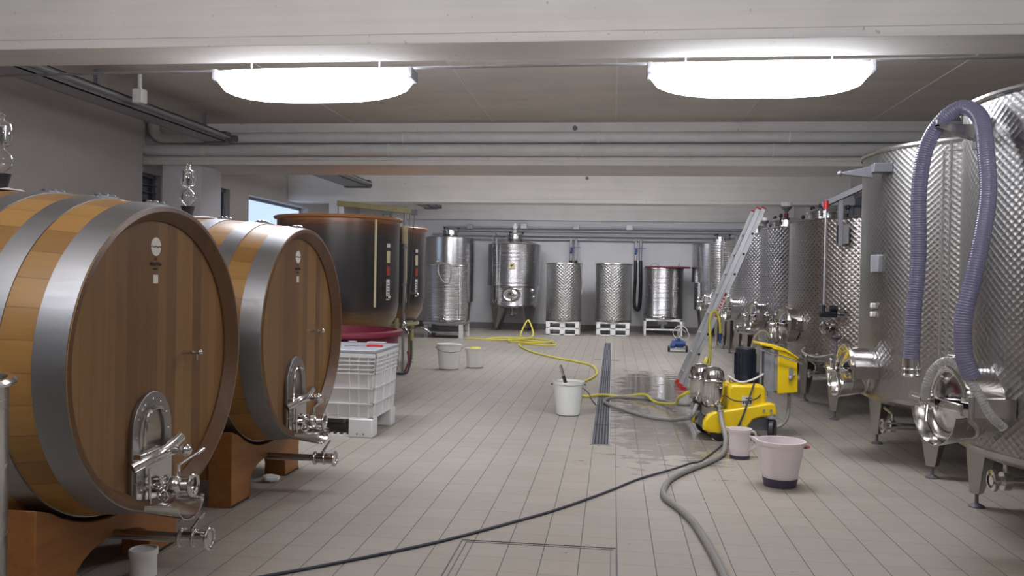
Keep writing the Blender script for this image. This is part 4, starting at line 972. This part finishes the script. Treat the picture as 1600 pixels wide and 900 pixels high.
# ------------------------------------------------------------ hoses and cables on the floor
def hose(name, label, cat, pts, r, mat, k=8, n=10):
    o = M().tube(pts, r, n, k).build(name, mat); return tag(o, label, cat)
c0 = pw(-.22, -.24, .30)
hose('grey_hose', 'thick grey hose running from the pump to the bottom of the picture', 'hose',
     [c0, (c0[0]+.01, c0[1]-.06, .2), (c0[0]+.03, c0[1]-.18, .07), (1.0, 7.52, .022), (.93, 7.15, .022), (.77, 6.79, .022), (.59, 6.48, .022), (.45, 6.19, .022), (.38, 5.9, .022), (.37, 5.64, .022), (.44, 5.38, .022), (.50, 5.1, .022), (.53, 4.8, .022), (.555, 4.43, .022), (.57, 4.0, .022), (.58, 3.5, .022)], .021, mt_ghose)
e1 = pw(-.41, -.10, .33); e2 = pw(-.42, -.02, .36)
hose('grey_hose', 'grey hose looping from the pump over the drain and back', 'hose',
     [e1, (e1[0]-.05, e1[1]-.02, .20), (.74, 8.55, .08), (.66, 8.8, .024), (.54, 8.84, .022), (.38, 8.96, .022), (.16, 9.34, .022), (-.0, 9.62, .028), (-.07, 9.91, .028), (-.0, 10.23, .028), (.25, 10.39, .022), (.55, 10.25, .022), (.75, 9.7, .06), (.82, 9.1, .14), (.84, 8.6, .25), (e2[0]-.02, e2[1]+.08, .33)], .019, mt_ghose)
e3 = pw(-.42, .16, .38)
hose('yellow_hose', 'yellow hose stretched from the pump to the milky bucket', 'hose',
     [(e3[0], e3[1], .40), (e3[0]-.08, e3[1]+.25, .30), (.70, 9.4, .10), (.52, 10.0, .03), (.40, 10.35, .066), (.15, 10.45, .018), (-.09, 10.5, .026), (-.30, 10.35, .02), (-.36, 9.9, .03), (-.40, 9.6, .2), (-.42, 9.25, .37)][:8]+[(-.42, 10.6, .018)], .016, mt_yhose)
hose('yellow_hose', 'long yellow hose curling from the milky bucket back to the coil on the floor', 'hose',
     [(-.44, 11.2, .016), (-.42, 11.7, .016), (-.29, 12.27, .016), (-.22, 13.04, .016), (-.32, 14.1, .016), (-.61, 14.7, .016), (-1.09, 15.45, .016), (-1.55, 16.4, .016), (-1.90, 17.6, .016), (-1.98, 18.3, .016),
      (-1.7, 18.25, .016), (-1.40, 18.05, .016), (-1.22, 18.35, .016), (-1.35, 18.9, .016), (-1.9, 19.3, .016), (-2.3, 19.2, .045), (-2.2, 18.5, .045), (-1.6, 18.3, .05), (-1.35, 18.9, .05), (-1.8, 19.9, .02), (-2.6, 20.0, .02), (-2.9, 19.5, .016), (-2.4, 19.2, .03), (-2.0, 19.4, .04), (-2.15, 19.9, .1), (-2.05, 20.2, .40), (-1.97, 20.2, .40), (-1.85, 19.8, .1), (-2.1, 19.0, .07), (-2.7, 19.3, .016), (-3.3, 19.5, .016), (-3.42, 19.5, .016)], .018, mt_yhose)
hose('yellow_hose', 'yellow hose hung over a rung of the ladder, ending in a blue nozzle', 'hose',
     [(.93, 8.62, .63), (.98, 8.9, .66), (1.08, 9.8, .50), (1.22, 10.9, .36), (1.29, 11.34, .46), (1.29, 11.38, .70), (1.28, 11.39, .92), (1.31, 11.40, 1.04), (1.355, 11.40, 1.06), (1.40, 11.40, .97), (1.42, 11.40, .84), (1.42, 11.4, .77)], .017, mt_yhose)
t = thing('hose_nozzle', 'blue hose nozzle hanging at the end of the yellow hose on the ladder', 'nozzle', (1.42, 11.4, .66))
m = M(); m.cyl((0, 0, .03), (0, 0, .11), .022).cyl((0, 0, -.02), (0, 0, .03), .014).build('nozzle_body', mt_blue, t)
m = M(); m.tube([(.02, 0, .09), (.05, 0, .05), (.045, 0, -.01)], .006, 6, 3).build('trigger', mt_black, t)
hose('power_cable', 'dark blue-black power cable snaking from the pump across the floor to the lower left', 'cable',
     [pw(.12, -.2, .56), pw(.06, -.24, .42), pw(-.02, -.27, .22), pw(-.12, -.31, .05), (.98, 7.6, .008), (.92, 7.42, .008), (.73, 6.9, .008), (.62, 6.62, .045), (.48, 6.5, .02), (.22, 6.19, .008), (-.01, 5.77, .008), (-.32, 5.26, .008), (-.56, 4.94, .008), (-.87, 4.55, .008), (-1.15, 4.26, .008), (-1.41, 4.02, .008), (-1.62, 3.84, .008), (-1.9, 3.6, .008)], .0085, mt_cable)
hose('pale_hose', 'pale cream hose arching in a loop above the black pump motor, under the tanks', 'hose',
     [(2.02, 12.0, .22), (1.93, 12.0, .45), (1.95, 12.0, .66), (2.05, 11.98, .78), (2.15, 11.98, .72), (2.2, 12.0, .45), (2.17, 12.0, .1), (2.1, 12.0, .02), (2.0, 12.1, .02)], .014, mt_cream)

# ------------------------------------------------------------ lilac hose on the nearest tank
def ribbed(name, label, pts, r, mat, cat='hose', pitch=.012, k=40):
    P = spline([Vector(p) for p in pts], k); L = [0]
    for a, b in zip(P, P[1:]): L.append(L[-1]+(b-a).length)
    N = len(P); tot = L[-1]; Q = []; n = int(tot/(pitch/4)); j = 0
    for i in range(n+1):
        s = tot*i/n
        while j < N-2 and L[j+1] < s: j += 1
        f = (s-L[j])/max(1e-9, L[j+1]-L[j]); Q.append(P[j].lerp(P[j+1], min(1, f)))
    rf = lambda t: r+.0012*math.cos(2*PI*t*tot/pitch)
    t = thing(name, label, cat, tuple(P[-1])); T = TX(*(-P[-1]))
    M().tube([T @ q for q in Q], rf, 14).build('ribbed_tube', mat, t, ang=80)
    return t, P
t, P = ribbed('lilac_hose', 'thick lilac ribbed hose looped over the hook of the nearest right tank',
    [(1.75, 5.2, .98), (1.755, 5.2, 1.25), (1.775, 5.2, 1.62), (1.77, 5.2, 2.0), (1.80, 5.18, 2.26), (1.87, 5.12, 2.41), (1.95, 5.05, 2.46), (1.99, 4.92, 2.37), (1.98, 4.82, 2.16), (1.97, 4.76, 1.95), (1.92, 4.70, 1.71), (1.87, 4.68, 1.48), (1.83, 4.68, 1.27), (1.84, 4.68, 1.08), (1.88, 4.67, .97)], .043, mt_phose, pitch=.014)
m = M(); q = P[0]-P[-1]
m.cyl(tuple(q+Vector((0, 0, -.06))), tuple(q+Vector((0, 0, .04))), .047).torus(.045, .010, TX(q.x, q.y, q.z-.055)).torus(.047, .007, TX(q.x, q.y, q.z-.02)).build('coupling', mt_chrome, t)
t, P = ribbed('clear_hose', 'clear ribbed hose arched over the manway of the nearest right tank',
    [(1.70, 4.82, .84), (1.69, 4.78, .91), (1.72, 4.77, 1.0), (1.78, 4.74, 1.05), (1.84, 4.70, 1.0), (1.90, 4.66, .90), (1.95, 4.62, .79), (2.02, 4.62, .72)], .024, mt_chose, pitch=.014)

# ------------------------------------------------------------ mast on the third tank
t = thing('tank_mast', 'grey steel mast and arm with a red-tipped rod fixed to the third right tank', 'mast', (2.36, 9.18, 1.85))
m = M(); m.box(-.035, .01, -.03, .03, .0, .54).box(-.035, .075, -.02, .06, .02, .22).build('column', mt_grey, t, .004)
m = M(); m.box(-.03, .55, -.035, .035, -.03, .03, TX(-.16, .05, .44) @ RZ(math.radians(-25)) @ RY(math.radians(-24))).build('arm', mt_greyd, t, .004)
m = M(); m.cyl((-.16, .0, -.68), (-.16, .0, .44), .012).build('rod', mt_alu, t)
m = M(); m.cyl((-.16, 0, .38), (-.16, 0, .47), .025).build('red_tip', mt_red, t)
m = M(); m.box(-.20, -.03, -.04, .04, -.75, -.69).cyl((-.10, 0, -.66), (-.02, 0, -.66), .035).cyl((-.16, 0, -.7), (-.16, 0, -.62), .018).box(-.03, .05, -.01, .01, -.73, -.715).build('gearmotor', mt_blackp, t, .006)
def funnel(x, y, z, label):
    t = thing('funnel_airlock', label, 'airlock', (x, y, z), 0, 'airlocks on the right tanks')
    m = M(); m.lathe([(0, 0), (.03, 0), (.03, .05), (.02, .06), (.025, .08), (.07, .12), (.075, .15), (0, .15)], 20).build('funnel', mt_greyd, t)
    m = M(); m.cyl((0, 0, .15), (0, 0, .21), .07, .075).build('cup', mt_white, t)
    m = M(); m.cyl((0, 0, .0), (0, 0, .05), .032).build('bung', mt_redtub, t)
funnel(2.43, 12.40, 2.388, 'dark funnel airlock with white cup on the fourth right tank')
funnel(2.41, 14.8, 2.428, 'dark funnel airlock with white cup just behind the ladder top')
funnel(2.95, 17.1, 2.517, 'small airlock on the ribbed tank left of the ladder')

# ------------------------------------------------------------ back wall services
for z, x0, x1, y, l in ((2.89, -4.9, 3.6, 23.98, 'top'), (2.80, -4.6, 3.6, 23.99, 'second from top'), (2.68, -5.2, 3.6, 23.97, 'third from top'), (2.57, -5.2, 3.6, 23.96, 'lowest')):
    m = M(); m.cyl((x0, y, z), (x1, y, z), .032 if z > 2.75 else .038, n=12); tag(m.build('wall_pipe', mt_greyl), 'grey horizontal pipe on the back wall, %s of four' % l, 'pipe', 'grey pipes on the back wall')
for x, z, l, mt in ((-4.1, 2.90, 'leftmost', mt_greyl), (-2.55, 2.93, 'above the cone-topped tank,', mt_greyl), (-1.05, 2.92, 'above the left pallet tank,', mt_greyl), (.43, 2.92, 'above the right pallet tank, white', mt_white)):
    m = M(); m.box(x-.09, x+.09, 23.86, 23.96, z-.07, z+.07); tag(m.build('junction_box', mt, bevel=.01), 'small junction box on the back wall pipes, %s one' % l.rstrip(','), 'junction box')
for x, lab in ((-1.12, 'left'), (.69, 'right')):
    t = thing('valve_drop', '%s pair of grey pipes dropping with green valves on the back wall' % lab, 'pipe', (x, 23.9, 0))
    for s in (-1, 1):
        m = M(); m.tube([(s*.07, .03, 2.60), (s*.07, -.02, 2.55), (s*.07, -.02, 1.98)], .034, 12).build('drop_pipe', mt_greyl, t)
    m = M(); m.cyl((-.1, -.02, 2.28), (-.02, -.02, 2.28), .05).box(-.12, .20, -.1, -.08, 2.33, 2.345).cyl((-.07, -.02, 2.33), (-.07, -.09, 2.34), .012).ball((-.07, -.04, 2.2), .04).build('valve', mt_blue, t)
m = M(); m.tube([(-1.19, 23.88, 1.98), (-1.19, 23.88, 1.5)], .045, 12); tag(m.build('pipe_lagging', mt_black), 'black lagged pipe end behind the left pallet tank, left one', 'pipe', 'black pipe ends behind the left pallet tank')
m = M(); m.tube([(-1.05, 23.88, 1.98), (-1.05, 23.88, 1.5)], .045, 12); tag(m.build('pipe_lagging', mt_black), 'black lagged pipe end behind the left pallet tank, right one', 'pipe', 'black pipe ends behind the left pallet tank')
m = M(); m.tube([(.62, 23.88, 2.0), (.62, 23.86, 1.5), (.60, 23.86, .9), (.64, 23.84, .66), (.72, 23.84, .64), (.76, 23.86, .9), (.77, 23.86, 1.5), (.76, 23.88, 2.0)], .045, 12, 6)
tag(m.build('black_hose', mt_black), 'thick black hose loop hanging between the pallet tank and the framed tank', 'hose')

# ------------------------------------------------------------ blue pump trolley
t = thing('pump_trolley', 'small blue motor pump on a two-wheeled trolley near the back', 'pump', (1.34, 17.55, 0))
m = M(); m.cyl((-.12, 0, .17), (.12, 0, .17), .075).cyl((.12, 0, .17), (.16, 0, .17), .055).box(-.05, .05, -.05, .05, .22, .28).build('motor', mt_blue, t)
m = M(); m.cyl((-.15, -.05, .13), (-.06, -.05, .13), .06).build('pump_head', mt_blue, t)
m = M(); m.box(-.17, .17, -.10, .10, .06, .085).tube([(-.14, -.1, .08), (-.14, -.16, .04), (.14, -.16, .04), (.14, -.1, .08)], .01, 8).tube([(.06, .1, .08), (.06, .12, .55), (.14, .12, .58)], .012, 8).build('frame', mt_alu, t)
for s in (-1, 1):
    m = M(); m.lathe([(0, -.02), (.06, -.02), (.07, -.01), (.07, .01), (.06, .02), (0, .02)], 24, TX(s*.18, -.05, .07) @ RY(PI/2)).build('wheel', mt_black, t)
m = M(); m.tube([(-.02, -.05, .25), (-.10, 0, .40), (0, .05, .52), (.15, 0, .50), (.22, -.05, .32), (.12, -.06, .26), (0, 0, .36), (.05, 0, .48), (.16, 0, .4)], .008, 6, 6).build('cable_coil', mt_paper, t)
# crumpled tissue under the second barrel
m = M(); m.ball((0, 0, 0), .04, 14, (1.6, 1, .7))
for i, v in enumerate(m.v): k = 1+.35*noise.noise(Vector(v)*40); m.v[i] = (v[0]*k, v[1]*k, max(-.026, v[2]*k))
o = m.build('tissue', mt_white, ang=20); o.location = (-2.34, 5.62, .028); tag(o, 'crumpled white tissue on the floor under the second barrel stand', 'tissue')
